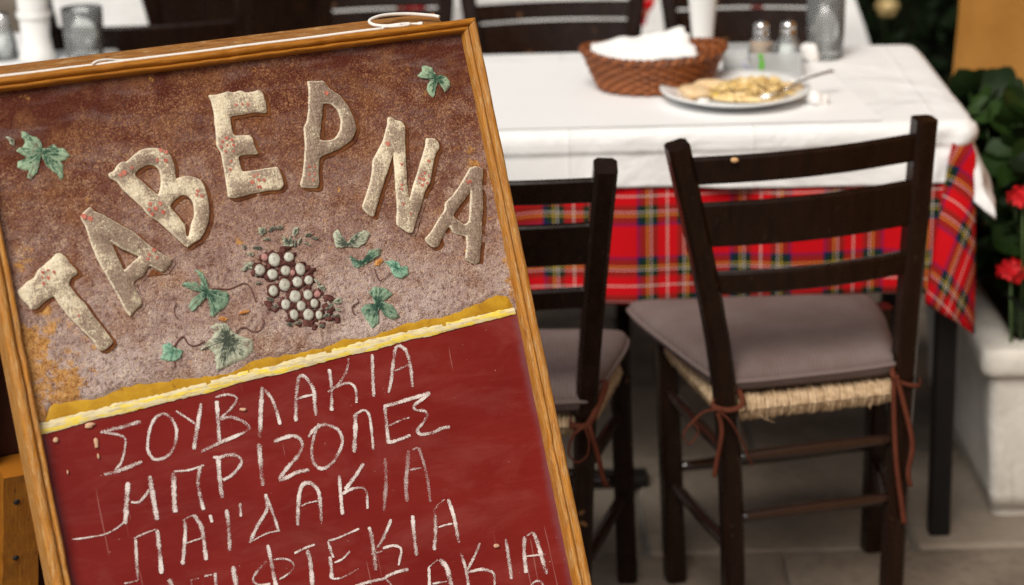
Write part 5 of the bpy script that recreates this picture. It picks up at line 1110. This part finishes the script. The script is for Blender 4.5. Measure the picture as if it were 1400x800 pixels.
# --- chalk writing, one part for each letter, as thin powder on the board
FAINT = {24, 25}
for li, strokes in enumerate(CHALK):
    m = MB()
    for si, (pts, w_) in enumerate(strokes):
        P = smooth_path([(x*1e-4, y*1e-4, 0) for x, y in pts], 8); wd = w_*0.92e-4/2; z = 0.00012+0.00004*si; L_ = []; R_ = []
        for i, p in enumerate(P):
            t = (P[min(i+1, len(P)-1)]-P[max(i-1, 0)]).normalized(); n_ = Vector((-t.y, t.x, 0)); e = i/(len(P)-1)
            ww = wd*(0.86+0.30*mn.noise(Vector((p.x*220, p.y*220, li))))*min(1, 0.65+e*4, 0.75+(1-e)*4)
            L_.append(p+n_*ww+Vector((0, 0, z))); R_.append(p-n_*ww+Vector((0, 0, z)))
        m.grid([L_, R_], UV=[[(i, 1.0) for i in range(len(P))], [(i, -1.0) for i in range(len(P))]], smooth=False)
    obj("chalk_letter", m, "chalk_faint" if li in FAINT else "chalk", sign)
# --- chips and nails on the red field
for x, y, rx, ry, mt in CHIPS:
    m = MB(); m.blob((x*1e-4, y*1e-4, 0.001), (rx*1e-4, ry*1e-4, 0.0012), 12, 6, 1.1, x*.01, 220); obj("paint_chip", m, mt, sign)

# --- rear panel hinged at the top, leaning back, with its support post (parts of the same board)
L2 = radians(21.0)
hinge = Vector((0, LS-0.006, -0.024))                     # in board coordinates
hw = SM @ hinge
UR_ = Vector((sin(YAW)*sin(L2), -cos(YAW)*sin(L2), cos(L2))); NR_ = HV.cross(UR_)     # up the rear panel; its normal towards the viewer
RM = Matrix((HV, UR_, NR_)).transposed().to_4x4(); RM.translation = hw
TR = SM.inverted() @ RM
def rear(name, mb, mat):
    mb.v = [tuple(TR @ Vector(p)) for p in mb.v]; return obj(name, mb, mat, sign)
LR = hw.z/cos(L2)-0.004
def plank(x0, x1, y0, y1, z0, z1, seed, along='x', n=40):
    """wooden rail with slightly uneven edges and UV along its grain"""
    m = MB(); rows = []; U = []
    for i in range(n+1):
        t = i/n; row = []; ur = []
        sec = ((0, 0), (.5, 0), (1, 0), (1, .5), (1, 1), (.5, 1), (0, 1), (0, .5))
        for q, (a, b) in enumerate(sec+sec[:1]):
            w_ = 0.0012*mn.noise(Vector((t*25+seed, a*3, b*3)))+0.0007*mn.noise(Vector((t*90+seed, a*5, b*5)))
            if along == 'x': row.append((lerp(x0, x1, t), lerp(y0, y1, a)+w_, lerp(z0, z1, b)+w_)); ur.append((lerp(x0, x1, t)+seed, q*0.012))
            else: row.append((lerp(x0, x1, a)+w_, lerp(y0, y1, t), lerp(z0, z1, b)+w_)); ur.append((lerp(y0, y1, t)+seed, q*0.012))
        rows.append(row); U.append(ur)
    m.grid(rows, UV=U, smooth=False)
    m.add(rows[0][:-1], [tuple(range(8))], None, False); m.add(rows[n][:-1], [tuple(reversed(range(8)))], None, False); return m
rear("rear_rail", plank(UL, UR-0.026, -0.050, 0.006, -0.036, 0.002, 2.0), "sign_wood_back")
for x0, x1, sd_ in ((UL, UL+.05, 3.0), (UR-.055, UR-.006, 5.0)): rear("rear_stile", plank(x0, x1, -LR, -0.052, -0.034, 0.0, sd_, 'y'), "sign_wood_back")
m = MB(); m.box((0, -LR*.5, -0.026), (UR-UL-.09, LR*.86, 0.010)); rear("rear_board", m, "board_back")
SPX0, SPX1, SPY = -0.254, -0.206, -0.578
rear("support_post", plank(SPX0, SPX1, -LR+0.03, SPY, -0.018, 0.022, 8.0, 'y'), "sign_wood_support")
for q in (0.045, 0.145, 0.24):
    m = MB(); m.lathe([(0, 0.0238), (0.0035, 0.0236), (0.0045, 0.0222)], (lerp(SPX0, SPX1, .36), SPY-q, 0), 10); rear("nail", m, "nail_dark")
m = MB(); m.tube([TR @ Vector((-.2, -LR*.55, -0.01)), Vector((-.2, 0.52, -0.022))], 0.0022, 6); obj("hinge_cord", m, "string", sign)

# --- white cord lying along the top of the frame, with a loop near the right end
cord = thing("cord", "thin white cord tied along the menu board's top, looped at its right end", "cord", O_)
def wl(u_, v_, z): return SM @ Vector((u_, v_, z))-O_
rc_ = random.Random(2)
P = []
for i in range(40):
    t = i/39; P.append(wl(lerp(UL+.01, 0.212, t), LS+0.0022+0.0004*mn.noise(Vector((t*9, 0, 0))), 0.004+0.0035*mn.noise(Vector((t*5, 3, 0)))))
m = MB(); m.tube(P, 0.0019, 7); obj("strand", m, "string", cord)
P = smooth_path([wl(-0.155, LS+.0028, .006), wl(-0.148, LS+.006, .004), wl(-0.135, LS+.007, 0), wl(-0.118, LS+.005, -.004), wl(-0.100, LS+.003, 0.002)], 5)
m = MB(); m.tube(P, 0.0015, 6); obj("strand", m, "string", cord)
P = smooth_path([wl(0.228, LS+.004, .008), wl(0.212, LS+.005, .003), wl(0.198, LS+.010, -.004), wl(0.200, LS+.018, -.016), wl(0.222, LS+.024, -.026), wl(0.255, LS+.023, -.030), wl(0.285, LS+.016, -.024), wl(0.292, LS+.012, -.018)], 6)
m = MB(); m.tube(P, 0.0022, 7); obj("loop", m, "string", cord)
P = smooth_path([wl(0.205, LS+.003, .006), wl(0.222, LS+.006, .000), wl(0.240, LS+.005, .003), wl(0.238, LS+.002, .008), wl(0.220, LS+.002, .009), wl(0.206, LS+.004, .006)], 5)
m = MB(); m.tube(P, 0.0015, 6); obj("knot", m, "string", cord)
P = smooth_path([wl(0.232, LS+.003, .006), wl(0.245, LS+.0035, .004), wl(0.256, LS+.001, .010)], 5)
m = MB(); m.tube(P, [0.0015]*8+[0.0026]*(len(P)-8), 6); obj("frayed_end", m, "string", cord)
